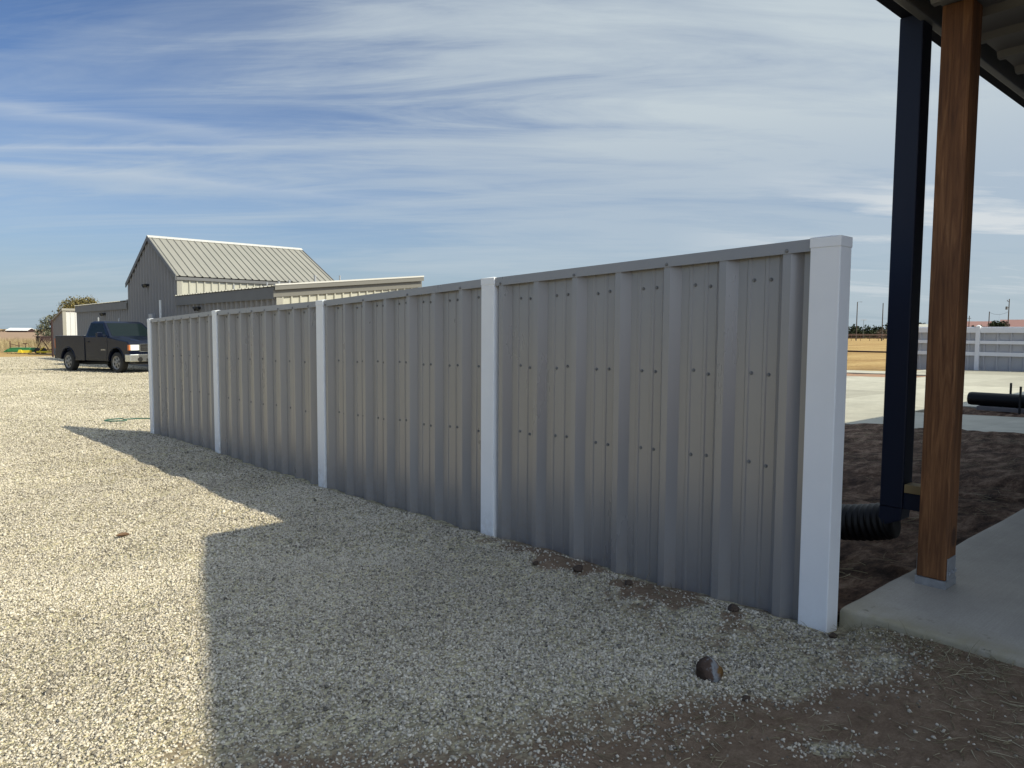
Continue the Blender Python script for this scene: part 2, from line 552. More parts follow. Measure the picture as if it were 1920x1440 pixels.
def mat_soil():
    m, nt, b = material('dark_soil')
    geo = nt.nodes.new('ShaderNodeNewGeometry')
    mp = nt.nodes.new('ShaderNodeMapping')
    mp.inputs['Rotation'].default_value = (0, 0, R(YAW))
    mp.inputs['Scale'].default_value = (0.5, 1.2, 1.0)
    nt.links.new(geo.outputs['Position'], mp.inputs[0])
    n = nd(nt, 'ShaderNodeTexNoise', Scale=7.0, Detail=9.0, Roughness=0.7)
    nt.links.new(mp.outputs[0], n.inputs['Vector'])
    n2 = nd(nt, 'ShaderNodeTexNoise', Scale=60.0, Detail=4.0, Roughness=0.7)
    nt.links.new(mp.outputs[0], n2.inputs['Vector'])
    c = ramp(nt, n.outputs['Fac'], [(0.36, (0.028, 0.015, 0.010)), (0.50, (0.105, 0.063, 0.042)), (0.64, (0.25, 0.17, 0.12))])
    k = ramp(nt, n2.outputs['Fac'], [(0.35, 0.7), (0.62, 1.1), (0.75, 1.9)])
    c = mixc(nt, 1.0, c, k, 'MULTIPLY')
    nt.links.new(c, b.inputs['Base Color'])
    b.inputs['Roughness'].default_value = 0.97
    b.inputs['Specular IOR Level'].default_value = 0.15
    bp = nd(nt, 'ShaderNodeBump', Strength=1.0, Distance=0.03)
    nt.links.new(mth(nt, 'ADD', n.outputs['Fac'], mth(nt, 'MULTIPLY', n2.outputs['Fac'], 0.4)), bp.inputs['Height'])
    nt.links.new(bp.outputs[0], b.inputs['Normal'])
    return m


def mat_concrete(name, base, stain=False, panel=None):
    m, nt, b = material(name)
    geo = nt.nodes.new('ShaderNodeNewGeometry')
    pos = geo.outputs['Position']
    n = nd(nt, 'ShaderNodeTexNoise', Scale=2.2, Detail=8.0, Roughness=0.65)
    nt.links.new(pos, n.inputs['Vector'])
    n2 = nd(nt, 'ShaderNodeTexNoise', Scale=140.0, Detail=3.0, Roughness=0.6)
    nt.links.new(pos, n2.inputs['Vector'])
    c = ramp(nt, n.outputs['Fac'], [(0.28, tuple(x * 0.80 for x in base)), (0.72, tuple(x * 1.12 for x in base))])
    k = ramp(nt, n2.outputs['Fac'], [(0.3, 0.9), (0.7, 1.06)])
    c = mixc(nt, 1.0, c, k, 'MULTIPLY')
    # broom strokes
    mp = nt.nodes.new('ShaderNodeMapping'); mp.inputs['Scale'].default_value = (3.0, 220.0, 1.0)
    nt.links.new(pos, mp.inputs[0])
    n4 = nd(nt, 'ShaderNodeTexNoise', Scale=1.0, Detail=2.0)
    nt.links.new(mp.outputs[0], n4.inputs['Vector'])
    c = mixc(nt, 1.0, c, ramp(nt, n4.outputs['Fac'], [(0.3, 0.95), (0.7, 1.04)]), 'MULTIPLY')
    if panel:
        sx = nt.nodes.new('ShaderNodeMapping'); sx.inputs['Scale'].default_value = (1 / panel, 1 / panel, 0.0)
        sx.inputs['Location'].default_value = (-10.2 / panel, 0.13, 0)
        nt.links.new(pos, sx.inputs[0])
        fl = nt.nodes.new('ShaderNodeVectorMath'); fl.operation = 'FLOOR'
        nt.links.new(sx.outputs[0], fl.inputs[0])
        wn = nt.nodes.new('ShaderNodeTexWhiteNoise'); wn.noise_dimensions = '3D'
        nt.links.new(fl.outputs[0], wn.inputs['Vector'])
        c = mixc(nt, 1.0, c, ramp(nt, wn.outputs['Value'], [(0.0, (0.74, 0.73, 0.70)), (1.0, (1.14, 1.14, 1.12))]), 'MULTIPLY')
    if stain:
        at = nd(nt, 'ShaderNodeAttribute', _attribute_name='stain')
        n5 = nd(nt, 'ShaderNodeTexNoise', Scale=9.0, Detail=6.0, Roughness=0.6)
        nt.links.new(pos, n5.inputs['Vector'])
        f = mth(nt, 'MULTIPLY', at.outputs['Fac'], ramp(nt, n5.outputs['Fac'], [(0.3, 0.35), (0.6, 1.0)]))
        c = mixc(nt, mth(nt, 'MULTIPLY', f, 0.8), c, (0.27, 0.235, 0.14))
        # dark damp blotches
        n6 = nd(nt, 'ShaderNodeTexNoise', Scale=16.0, Detail=3.0, Roughness=0.5)
        nt.links.new(pos, n6.inputs['Vector'])
        f2 = mth(nt, 'MULTIPLY', at.outputs['Fac'], ramp(nt, n6.outputs['Fac'], [(0.64, 0.0), (0.68, 0.75)]))
        c = mixc(nt, f2, c, (0.09, 0.075, 0.04))
    nt.links.new(c, b.inputs['Base Color'])
    b.inputs['Roughness'].default_value = 0.8
    bp = nd(nt, 'ShaderNodeBump', Strength=0.25, Distance=0.003)
    nt.links.new(mth(nt, 'ADD', n2.outputs['Fac'], n4.outputs['Fac']), bp.inputs['Height'])
    nt.links.new(bp.outputs[0], b.inputs['Normal'])
    return m


def mat_wood():
    m, nt, b = material('cedar_timber')
    tc = nt.nodes.new('ShaderNodeTexCoord')
    mp = nt.nodes.new('ShaderNodeMapping'); mp.inputs['Scale'].default_value = (9, 9, 0.55)
    nt.links.new(tc.outputs['Object'], mp.inputs[0])
    n = nd(nt, 'ShaderNodeTexNoise', Scale=5.0, Detail=8.0, Roughness=0.65, Distortion=1.2)
    nt.links.new(mp.outputs[0], n.inputs['Vector'])
    mp2 = nt.nodes.new('ShaderNodeMapping'); mp2.inputs['Scale'].default_value = (1.0, 1.0, 0.35)
    nt.links.new(tc.outputs['Object'], mp2.inputs[0])
    n2 = nd(nt, 'ShaderNodeTexNoise', Scale=3.0, Detail=4.0)
    nt.links.new(mp2.outputs[0], n2.inputs['Vector'])
    c = ramp(nt, n.outputs['Fac'], [(0.3, (0.085, 0.032, 0.011)), (0.52, (0.19, 0.080, 0.029)), (0.72, (0.30, 0.145, 0.057))])
    c = mixc(nt, 1.0, c, ramp(nt, n2.outputs['Fac'], [(0.36, (0.55, 0.52, 0.50)), (0.62, (1.2, 1.2, 1.2))]), 'MULTIPLY')
    # knots
    mp3 = nt.nodes.new('ShaderNodeMapping'); mp3.inputs['Scale'].default_value = (1, 1, 0.62)
    mp3.inputs['Location'].default_value = (0.31, 0.12, 0.27)
    nt.links.new(tc.outputs['Object'], mp3.inputs[0])
    v = nd(nt, 'ShaderNodeTexVoronoi', Scale=4.6, Randomness=1.0)
    nt.links.new(mp3.outputs[0], v.inputs['Vector'])
    kf = ramp(nt, v.outputs['Distance'], [(0.0, 0.9), (0.10, 0.85), (0.15, 0.0)])
    c = mixc(nt, kf, c, (0.055, 0.022, 0.010))
    nt.links.new(c, b.inputs['Base Color'])
    b.inputs['Roughness'].default_value = 0.75
    bp = nd(nt, 'ShaderNodeBump', Strength=0.8, Distance=0.006)
    nt.links.new(n.outputs['Fac'], bp.inputs['Height'])
    nt.links.new(bp.outputs[0], b.inputs['Normal'])
    return m


M['gravel'] = mat_gravel()
M['field'] = mat_field()
M['soil'] = mat_soil()
M['slab'] = mat_concrete('porch_concrete', (0.37, 0.34, 0.295), stain=True)
M['pavement'] = mat_concrete('pavement_concrete', (0.44, 0.42, 0.35), panel=3.4)
M['wood'] = mat_wood()



def splash(m, top, amount, dust):
    # dried mud splashed up from the ground, patchy, fading out with its own noise
    nt = m.node_tree
    b = nt.nodes['Principled BSDF']
    geo = nt.nodes.new('ShaderNodeNewGeometry')
    sp = nt.nodes.new('ShaderNodeSeparateXYZ'); nt.links.new(geo.outputs['Position'], sp.inputs[0])
    n = nd(nt, 'ShaderNodeTexNoise', Scale=26.0, Detail=7.0, Roughness=0.7)
    nt.links.new(geo.outputs['Position'], n.inputs['Vector'])
    n2 = nd(nt, 'ShaderNodeTexNoise', Scale=3.0, Detail=3.0)
    nt.links.new(geo.outputs['Position'], n2.inputs['Vector'])
    h = mth(nt, 'ADD', sp.outputs['Z'], mth(nt, 'MULTIPLY', mth(nt, 'SUBTRACT', n2.outputs['Fac'], 0.5), 0.35))
    f = ramp(nt, mth(nt, 'DIVIDE', mth(nt, 'ADD', h, 0.15), top + 0.15), [(0.25, 1.0), (1.0, 0.0)])
    f = mth(nt, 'MULTIPLY', f, ramp(nt, n.outputs['Fac'], [(0.42, 0.0), (0.62, amount)]))
    src = b.inputs['Base Color'].links[0].from_socket if b.inputs['Base Color'].links else tuple(b.inputs['Base Color'].default_value)[:3]
    nt.links.new(mixc(nt, f, src, dust), b.inputs['Base Color'])


splash(M['fence_panel'], 0.32, 0.35, (0.26, 0.21, 0.16))
splash(M['vinyl'], 0.25, 0.45, (0.40, 0.33, 0.26))

# ------------------------------------------------------------------ ground
GY = np.array([-3000, -40, -5, 1.0, 2.2, 3.4, 5.4, 7.8, 10, 20, 30, 34, 50, 60, 120, 3000.])
GZ = np.array([.12, .12, .11, .10, .05, .0, -.035, -.055, -.09, -.24, -.372, -.42, -.55, -.60, -.60, -.60])
_ys = np.linspace(-60, 130, 1901)
_zs = np.interp(_ys, GY, GZ)
_k = np.ones(15) / 15
_zs = np.convolve(np.pad(_zs, 7, mode='edge'), _k, mode='valid')


def gz(x, y):
    x = np.asarray(x, float); y = np.asarray(y, float)
    z = np.interp(y, _ys, _zs)
    zr = np.clip((x - 24) / 60, 0, 1)          # the right-hand side falls gently away too
    return z * (1 - zr) + (np.minimum(z, -0.28)) * zr


def axis(pts):
    out = []
    for a, b, st in pts:
        out.append(np.arange(a, b, st))
    return np.unique(np.round(np.concatenate(out + [np.array([pts[-1][1]])]), 4))


def sheet(name, xs, ys, zf, mat, attrs=None, keep=None):
    X, Y = np.meshgrid(xs, ys, indexing='ij')
    Z = zf(X, Y)
    V = np.stack([X, Y, Z], -1).reshape(-1, 3)
    nx, ny = len(xs), len(ys)
    i, j = np.meshgrid(np.arange(nx - 1), np.arange(ny - 1), indexing='ij')
    a = (i * ny + j).ravel()
    F = np.stack([a, a + ny, a + ny + 1, a + 1], -1)
    at = {k: f(X, Y).ravel() for k, f in (attrs or {}).items()}
    return mesh_np(name, V, F, mat, 4, at, smooth=True)


gx = axis([(-3000, -400, 400), (-400, -60, 40), (-60, 120, 6), (120, 500, 40), (500, 3000, 250)])
gy = axis([(-3000, -400, 400), (-400, -60, 40), (-60, 0, 6), (0, 60, 2), (60, 160, 10), (160, 500, 40), (500, 3000, 250)])
ground = sheet('ground', gx, gy, lambda X, Y: gz(X, Y) - 0.05, M['field'],
               {'plough': lambda X, Y: np.clip((Y - 110) / 60, 0, 1) * np.clip((120 - X) / 60, 0, 1)})
tag(ground, kind='structure')

# where the gravel gives way to bare dirt, near the camera
DBX = np.array([-3.0, 0.35, 0.6, 0.91, 1.52, 2.09, 2.3, 2.6, 2.87, 3.1])
DBY = np.array([-2.6, 1.2, 1.98, 1.80, 1.40, 1.22, 1.06, 0.98, 0.98, 0.98])


def gravel_amount(x, y):
    """1 = full gravel, 0 = bare dirt"""
    yb = np.interp(x, DBX, DBY)
    wob = (fbm(x * 3.1, y * 3.1, 5) - 0.5) * 0.55
    wid = 0.22 + 0.42 * np.clip((1.9 - x) / 1.2, 0, 1)
    g = np.clip((y - yb + wob) / wid * 0.5 + 0.5, 0, 1)
    g = np.where((x > 2.95) & (y < 8.4), g * np.clip((3.05 - x) / 0.1, 0, 1), g)
    # thin worn patches inside the gravel, along the fence foot
    patch = 0.6 * fbm(x * 2.6 + 3, y * 2.6, 21) + 0.4 * fbm(x * 11, y * 11, 23)
    nf = np.exp(-((x - 2.62) / 0.30) ** 2) * np.clip(1.35 - np.abs(y - 2.3) / 1.3, 0, 1)
    g = g * (1 - 0.85 * np.clip((patch - 0.49) / 0.09, 0, 1) * np.clip(nf, 0, 1))
    g = g * (1 - 0.25 * np.clip((fbm(x * 4.6 + 9, y * 4.6, 29) - 0.58) / 0.08, 0, 1))
    pa_ = ((x - 1.99) * 0.747 - (y - 0.87) * 0.665); pb_ = ((x - 1.99) * 0.665 + (y - 0.87) * 0.747)
    p2 = np.exp(-((pa_ / 0.15) ** 2 + (pb_ / 0.045) ** 2))
    return np.maximum(g, np.clip(p2 * 2.2 * fbm(x * 9, y * 9, 83) , 0, 1) ** 1.5 * 0.9)


def yard_z(X, Y):
    near = np.clip((14 - np.hypot(X, Y)) / 6, 0, 1)
    bump = (fbm(X * 2.3, Y * 2.3, 3) - 0.5) * 0.05 + (fbm(X * 0.7, Y * 0.7, 9) - 0.5) * 0.05
    heap = 0.030 * np.exp(-((X - 2.62) / 0.22) ** 2) * np.clip((Y - 0.6) / 0.5, 0, 1) * np.clip((10.6 - Y) / 0.4, 0, 1) * (0.5 + fbm(X * 3, Y * 3, 31))
    lip = 0.062 * np.exp(-((X - 2.9) / 0.22) ** 2) * np.clip((1.25 - Y) / 0.15, 0, 1)
    return gz(X, Y) + bump * near + heap + lip


yx = axis([(-60, -12, 4), (-12, -3, 0.5), (-3, 2.9, 0.05), (2.9, 9.7, 0.4)])
yy = axis([(-30, -3, 3), (-3, 0.2, 0.1), (0.2, 6, 0.05), (6, 12, 0.2), (12, 57.5, 1.5)])


def yard_full_z(X, Y):
    z = yard_z(X, Y)
    # beyond the fence line the yard only continues past the fence end
    hide = (X > 2.95) & (Y < 8.4)
    return np.where(hide, gz(X, Y) - 0.12, z)


yard = sheet('gravel_yard', yx, yy, yard_full_z, M['gravel'], {'dirt': lambda X, Y: 1 - gravel_amount(X, Y)})
tag(yard, kind='structure')


def soil_z(X, Y):
    return gz(X, Y) + 0.03 + (fbm(X * 2.2, Y * 2.2, 41, 5) - 0.5) * 0.10 + (fbm(X * 9, Y * 9, 47, 3) - 0.5) * 0.035


soil = sheet('soil_bed', axis([(2.9, 6.5, 0.04), (6.5, 10.3, 0.15)]), axis([(1.0, 4.0, 0.04), (4.0, 8.0, 0.25)]), soil_z, M['soil'])
tag(soil, kind='structure')

# porch slab
SL_X, SL_Y, SL_Z = 2.86, 1.235, 0.170


def slab():
    xs = axis([(SL_X, SL_X + 1.2, 0.04), (SL_X + 1.2, 5.95, 0.3)])
    ys = axis([(-2.4, 0.0, 0.3), (0.0, SL_Y, 0.04)])
    X, Y = np.meshgrid(xs, ys, indexing='ij')
    wob = (fbm(X * 4, Y * 4, 61) - 0.5) * 0.004
    Xw = X.copy(); Yw = Y.copy()
    edge = (X <= SL_X + 1e-4)
    Xw = np.where(edge, X + (fbm(X * 3, Y * 7, 71) - 0.5) * 0.03, X)
    Yw = np.where(Y >= SL_Y - 1e-4, Y + (fbm(X * 6, Y * 3, 75) - 0.5) * 0.02, Y)
    Z = SL_Z + wob
    V = np.stack([Xw, Yw, Z], -1).reshape(-1, 3)
    nx, ny = len(xs), len(ys)
    i, j = np.meshgrid(np.arange(nx - 1), np.arange(ny - 1), indexing='ij')
    a = (i * ny + j).ravel()
    F = [np.stack([a, a + ny, a + ny + 1, a + 1], -1)]
    st = np.clip(1 - (X - SL_X) / 0.20, 0, 1) ** 1.2
    st = np.maximum(st, 0.7 * np.clip(1 - (SL_Y - Y) / 0.10, 0, 1) * np.clip(1 - (X - SL_X) / 0.5, 0, 1)).reshape(-1)
    # rounded skirt down the front and the garden side
    loop = [(0, j) for j in range(ny)] + [(i, ny - 1) for i in range(1, nx)]
    idx = np.array([i * ny + j for i, j in loop])
    base = V[idx]
    outn = np.array([(-1, 0, 0) if i == 0 and j < ny - 1 else ((-.7, .7, 0) if i == 0 else (0, 1, 0)) for i, j in loop], float)
    rows = [idx]
    vv = [V]; sts = [st]
    n0 = len(V)
    for dout, dz in ((0.008, -0.004), (0.014, -0.014), (0.016, -0.25)):
        vv.append(base + outn * dout + np.array([0, 0, dz]))
        sts.append(st[idx])
        rows.append(np.arange(n0, n0 + len(idx))); n0 += len(idx)
    for r0, r1 in zip(rows[:-1], rows[1:]):
        F.append(np.stack([r0[:-1], r0[1:], r1[1:], r1[:-1]], -1))
    o = mesh_np('porch_slab', np.concatenate(vv), np.concatenate(F), M['slab'], 4, {'stain': np.concatenate(sts)}, smooth=True)
    return tag(o, kind='structure')


slab()
b = MB().box(5.965, -2.4, -0.08, 30, SL_Y, SL_Z)
tag(b.build('porch_slab', M['slab'], bevel=0.012), kind='structure')

# concrete pavement: separate pours with open joints
def pave(x0, x1, y0, y1, top, thick=0.12):
    mb = MB()
    mb.box(x0, y0, top - thick, x1, y1, top)
    return mb


mb = MB()
PX = [10.2, 13.6, 17.0, 20.4, 23.1]
PYs = [-6.0, -2.3, 1.1, 4.5, 7.9, 11.3, 14.7, 18.0]
for i in range(len(PX) - 1):
    for j in range(len(PYs) - 1):
        if i == 1 and j in (0, 1, 2):
            continue
        x0, x1, y0, y1 = PX[i] + .006, PX[i + 1] - .006, PYs[j] + .006, PYs[j + 1] - .006
        if i == 0 and j in (0, 1, 2):
            x1 = 12.6                                 # planting bed cut into the pavement
        zt = [float(gz(x, y)) + 0.02 for x, y in ((x0, y0), (x1, y0), (x1, y1), (x0, y1))]
        vs = [(x0, y0, zt[0]), (x1, y0, zt[1]), (x1, y1, zt[2]), (x0, y1, zt[3])]
        mb.add(vs + [(x, y, z - 0.13) for x, y, z in vs], [(0, 1, 2, 3), (7, 6, 5, 4), (0, 4, 5, 1), (1, 5, 6, 2), (2, 6, 7, 3), (3, 7, 4, 0)])
for (x0, x1, y0, y1) in ((14.4, 17.0, -6, 4.49), (23.13, 30.9, -6.0, 8.3), (25.6, 27.6, 8.31, 24.0), (26.6, 30.9, 8.31, 10.3)):
    zt = [float(gz(x, y)) + 0.018 for x, y in ((x0, y0), (x1, y0), (x1, y1), (x0, y1))]
    vs = [(x0, y0, zt[0]), (x1, y0, zt[1]), (x1, y1, zt[2]), (x0, y1, zt[3])]
    if (x0, x1) == (26.6, 30.9):
        vs = [(27.61, y0, zt[0])] + vs[1:3] + [(27.61, y1, zt[3])]
    mb.add(vs + [(x, y, z - 0.13) for x, y, z in vs], [(0, 1, 2, 3), (7, 6, 5, 4), (0, 4, 5, 1), (1, 5, 6, 2), (2, 6, 7, 3), (3, 7, 4, 0)])
tag(mb.build('concrete_pavement', M['pavement'], bevel=0.008), kind='structure')
bed = sheet('soil_bed', axis([(12.62, 14.38, 0.08)]), axis([(-6, 4.45, 0.08)]), lambda X, Y: gz(X, Y) - 0.01 + (fbm(X * 3, Y * 3, 55) - 0.5) * 0.10, M['soil'])
tag(bed, kind='structure')
dirt_strip = sheet('dirt_strip', axis([(23.0, 25.7, 0.2)]), axis([(8.2, 24.0, 0.25)]), lambda X, Y: gz(X, Y) - 0.01 + (fbm(X * 2, Y * 2, 57) - 0.5) * 0.07, M['clod'])
M['strip'] = simple('reddish_dirt', (0.30, 0.17, 0.10), 0.95, var=0.3, vscale=3, bump=0.8, bscale=8)
dirt_strip.data.materials[0] = M['strip']
tag(dirt_strip, kind='structure')


# ------------------------------------------------------------------ loose gravel stones near the camera
def frustum_mask(x, y, margin=0.06):
    cy, sy = math.cos(R(YAW)), math.sin(R(YAW))
    fw = x * sy + y * cy
    rt = x * cy - y * sy
    return (fw > 0.8) & (np.abs(rt) < fw * (960 / 1375 + margin) + 0.3), fw


def scatter_stones():
    pts = []
    for d0, d1, dens, r0, r1 in ((0.9, 2.6, 17000, .0024, .0068), (2.6, 4.0, 13500, .0027, .0067), (4.0, 6.2, 7500, .0034, .0080), (6.2, 9.0, 3600, .0044, .0092), (9.0, 15.0, 1300, .0055, .0110), (15.0, 27.0, 420, .0075, .0135), (27.0, 52.0, 110, .012, .022)):
        k = 960 / 1375 + 0.22
        n = int((d1 * d1 - d0 * d0) * k * dens)
        for c in range(0, n, 500000):
            m = min(500000, n - c)
            fw = np.sqrt(rng.uniform(d0 * d0, d1 * d1, m))
            rt = rng.uniform(-1, 1, m) * fw * k
            cy_, sy_ = math.cos(R(YAW)), math.sin(R(YAW))
            x = fw * sy_ + rt * cy_; y = fw * cy_ - rt * sy_
            ok = ((x < np.where(y < 1.18, 3.0, 2.74)) | ((y > 10.2) & (x < 9.5))) & (y < 57)
            x = x[ok]; y = y[ok]
            g = gravel_amount(x, y)
            keep = rng.uniform(0, 1, len(x)) < np.maximum(g ** 1.25, 0.010 + 0.05 * np.clip(vnoise(x * 4, y * 4, 77) - 0.5, 0, 1))
            x = x[keep]; y = y[keep]
            sz = r0 + (r1 - r0) * rng.beta(1.3, 3.0, len(x))
            sz *= np.where(rng.uniform(0, 1, len(x)) < 0.006, 1.8, 1.0)
            pts.append(np.stack([x, y, sz], -1))
    P = np.concatenate(pts)
    N = len(P)
    base = np.array([(-1, -1, -1), (1, -1, -1), (1, 1, -1), (-1, 1, -1), (-1, -1, 1), (1, -1, 1), (1, 1, 1), (-1, 1, 1)], float) * 0.72
    V = base[None] + rng.uniform(-0.42, 0.42, (N, 8, 3))
    V *= rng.uniform(0.65, 1.35, (N, 1, 3)) * np.array([1, 1, 0.72])
    # random rotation
    q = rng.normal(size=(N, 4)); q[:, 1:3] *= 0.35; q /= np.linalg.norm(q, axis=1, keepdims=True)
    w, a, b_, c = q.T
    Rm = np.stack([1 - 2 * (b_ * b_ + c * c), 2 * (a * b_ - c * w), 2 * (a * c + b_ * w),
                   2 * (a * b_ + c * w), 1 - 2 * (a * a + c * c), 2 * (b_ * c - a * w),
                   2 * (a * c - b_ * w), 2 * (b_ * c + a * w), 1 - 2 * (a * a + b_ * b_)], -1).reshape(N, 3, 3)
    V = np.einsum('nij,nkj->nki', Rm, V) * P[:, 2][:, None, None]
    zc = yard_z(P[:, 0], P[:, 1]) + P[:, 2] * rng.uniform(0.0, 0.7, N)
    V += np.stack([P[:, 0], P[:, 1], zc], -1)[:, None, :]
    Fq = np.array([(0, 3, 2, 1), (4, 5, 6, 7), (0, 1, 5, 4), (1, 2, 6, 5), (2, 3, 7, 6), (3, 0, 4, 7)])
    F = (np.arange(N)[:, None, None] * 8 + Fq[None]).reshape(-1, 4)
    tint = np.clip(rng.beta(2.3, 1.7, N) + (vnoise(P[:, 0] * 2, P[:, 1] * 2, 90) - 0.5) * 0.22 + (fbm(P[:, 0] * 0.5, P[:, 1] * 0.5, 97) - 0.5) * 0.35, 0, 1)
    tint = np.where(rng.uniform(0, 1, N) < 0.07, rng.uniform(0, 0.2, N), tint)
    o = mesh_np('gravel', V.reshape(-1, 3), F, M['stone'], 4, {'tint': np.repeat(tint, 8)})
    tag(o, 'crushed pale limestone gravel spread over the yard beside the metal fence', 'gravel', kind='stuff')
    return N


NS = scatter_stones()
print('stones', NS)


# ------------------------------------------------------------------ straw on the bare dirt and at the slab edge
def blades(name, X, Y, Z, length, width, az, tilt, curve, mat, tint, label, cat, kind='stuff'):
    """each blade: 3-segment ribbon with a ridge, so it is not paper thin"""
    N = len(X)
    S = 4
    t = np.linspace(0, 1, S)
    d = np.stack([np.cos(az), np.sin(az)], -1)
    s = np.stack([-np.sin(az), np.cos(az)], -1)
    V = np.zeros((N, S, 3, 3))
    for k, tk in enumerate(t):
        hor = length * tk * np.cos(tilt)
        bend = curve * length * tk * tk
        x = X + d[:, 0] * hor + s[:, 0] * bend
        y = Y + d[:, 1] * hor + s[:, 1] * bend
        z = Z + length * np.sin(tilt) * (tk - 0.25 * tk * tk)
        w = width * (1 - 0.75 * tk)
        V[:, k, 0] = np.stack([x - s[:, 0] * w, y - s[:, 1] * w, z], -1)
        V[:, k, 1] = np.stack([x, y, z + w * 0.9], -1)
        V[:, k, 2] = np.stack([x + s[:, 0] * w, y + s[:, 1] * w, z], -1)
    f = []
    for k in range(S - 1):
        for a in (0, 1, 2):
            b2 = (a + 1) % 3
            f.append((k * 3 + a, k * 3 + b2, k * 3 + 3 + b2, k * 3 + 3 + a))
    F = (np.arange(N)[:, None, None] * (S * 3) + np.array(f)[None]).reshape(-1, 4)
    o = mesh_np(name, V.reshape(-1, 3), F, mat, 4, {'tint': np.repeat(tint, S * 3)})
    return tag(o, label, cat, kind=kind)


def scatter_straw():
    n = 60000
    x = rng.uniform(0.3, 3.0, n); y = rng.uniform(-1.2, 2.3, n)
    ok, fw = frustum_mask(x, y)
    g = gravel_amount(x, y)
    edge = np.exp(-np.abs(x - 2.78) / 0.12) * (y < 1.2)
    clump = fbm(x * 5, y * 5, 101)
    pr = 0.10 * (clump > 0.48) * (1 - g) + 0.04 * (1 - g) + 0.95 * edge * (clump > 0.33)
    ok &= (x < SL_X - 0.02) & (rng.uniform(0, 1, n) < pr)
    x = x[ok]; y = y[ok]
    N = len(x)
    e = np.exp(-np.abs(x - 2.76) / 0.12)
    L = (0.012 + 0.075 * rng.beta(1.2, 2.6, N)) * (1 + 0.5 * e)
    tilt = np.where(rng.uniform(0, 1, N) < 0.45 * e, rng.uniform(0.3, 1.2, N), rng.uniform(0.0, 0.14, N))
    blades('dead_grass', x, y, yard_z(x, y) + 0.004, L, rng.uniform(0.0009, 0.0020, N), rng.uniform(0, 2 * np.pi, N), tilt,
           rng.uniform(-0.35, 0.35, N), M['straw_shade'], rng.uniform(0, 1, N),
           'dead straw and cut grass lying on the bare dirt in front of the slab', 'dead grass')
    # mulch and straw on the soil bed behind the fence
    n = 5000
    x = rng.uniform(3.0, 10, n); y = rng.uniform(1.35, 4.6, n)
    ok = rng.uniform(0, 1, n) < 0.10 + 0.5 * (fbm(x * 1.5, y * 1.5, 131) > 0.52)
    x = x[ok]; y = y[ok]; N = len(x)
    blades('straw_mulch', x, y, soil_z(x, y) + 0.004, rng.uniform(0.04, 0.16, N), rng.uniform(0.001, 0.003, N), rng.uniform(0, 2 * np.pi, N),
           rng.uniform(0, 0.2, N), rng.uniform(-0.4, 0.4, N), M['straw_shade'], rng.uniform(0, 0.8, N),
           'straw and wood scraps strewn over the dark soil bed', 'straw')


scatter_straw()


# ------------------------------------------------------------------ the metal fence
FX = 2.82
POST_Y = [1.312, 3.315, 5.412, 7.735, 10.03]
POST_T = [1.622, 1.566, 1.493, 1.452, 1.388]
PW = 0.118
PXA, PXB = 2.756, 2.850                       # front and back face of the posts
PXM = (PXA + PXB) / 2
fence = empty('metal_fence', (FX, 5.67, 0.0), 'grey ribbed metal panel fence with white posts running along the gravel yard', 'fence')
hex_mesh = None


def screw_mesh():
    mb = MB()
    mb.lathe([(0.0, 0.0086), (0.0016, 0.0080), (0.0018, 0.0058), (0.0062, 0.0055), (0.0066, 0.0001)], (0, 0, 0), (-1, 0, 0), 12)
    me = bpy.data.meshes.new('screw')
    me.from_pydata(mb.v, [], mb.f); me.materials.append(M['screw'])
    return me


SCREW = screw_mesh()
ZERO = Vector((FX, 5.67, 0.0))


def post(y, top, bottom):
    mb = MB().box(PXA, y - PW / 2, bottom, PXB, y + PW / 2, top - 0.03)
    p = mb.build('post', M['vinyl'], fence, bevel=0.004)
    c = MB()
    e = 0.0018
    c.box(PXA - e, y - PW / 2 - e, top - 0.045, PXB + e, y + PW / 2 + e, top - 0.006)
    x0, x1, y0, y1 = PXA - e, PXB + e, y - PW / 2 - e, y + PW / 2 + e
    # low pyramid on top
    z0 = top - 0.006
    c.add([(x0, y0, z0), (x1, y0, z0), (x1, y1, z0), (x0, y1, z0), (PXM, y, top + 0.004)], [(0, 1, 4), (1, 2, 4), (2, 3, 4), (3, 0, 4)])
    c.build('post_cap', M['vinyl'], p, bevel=0.002, local=False)
    return p


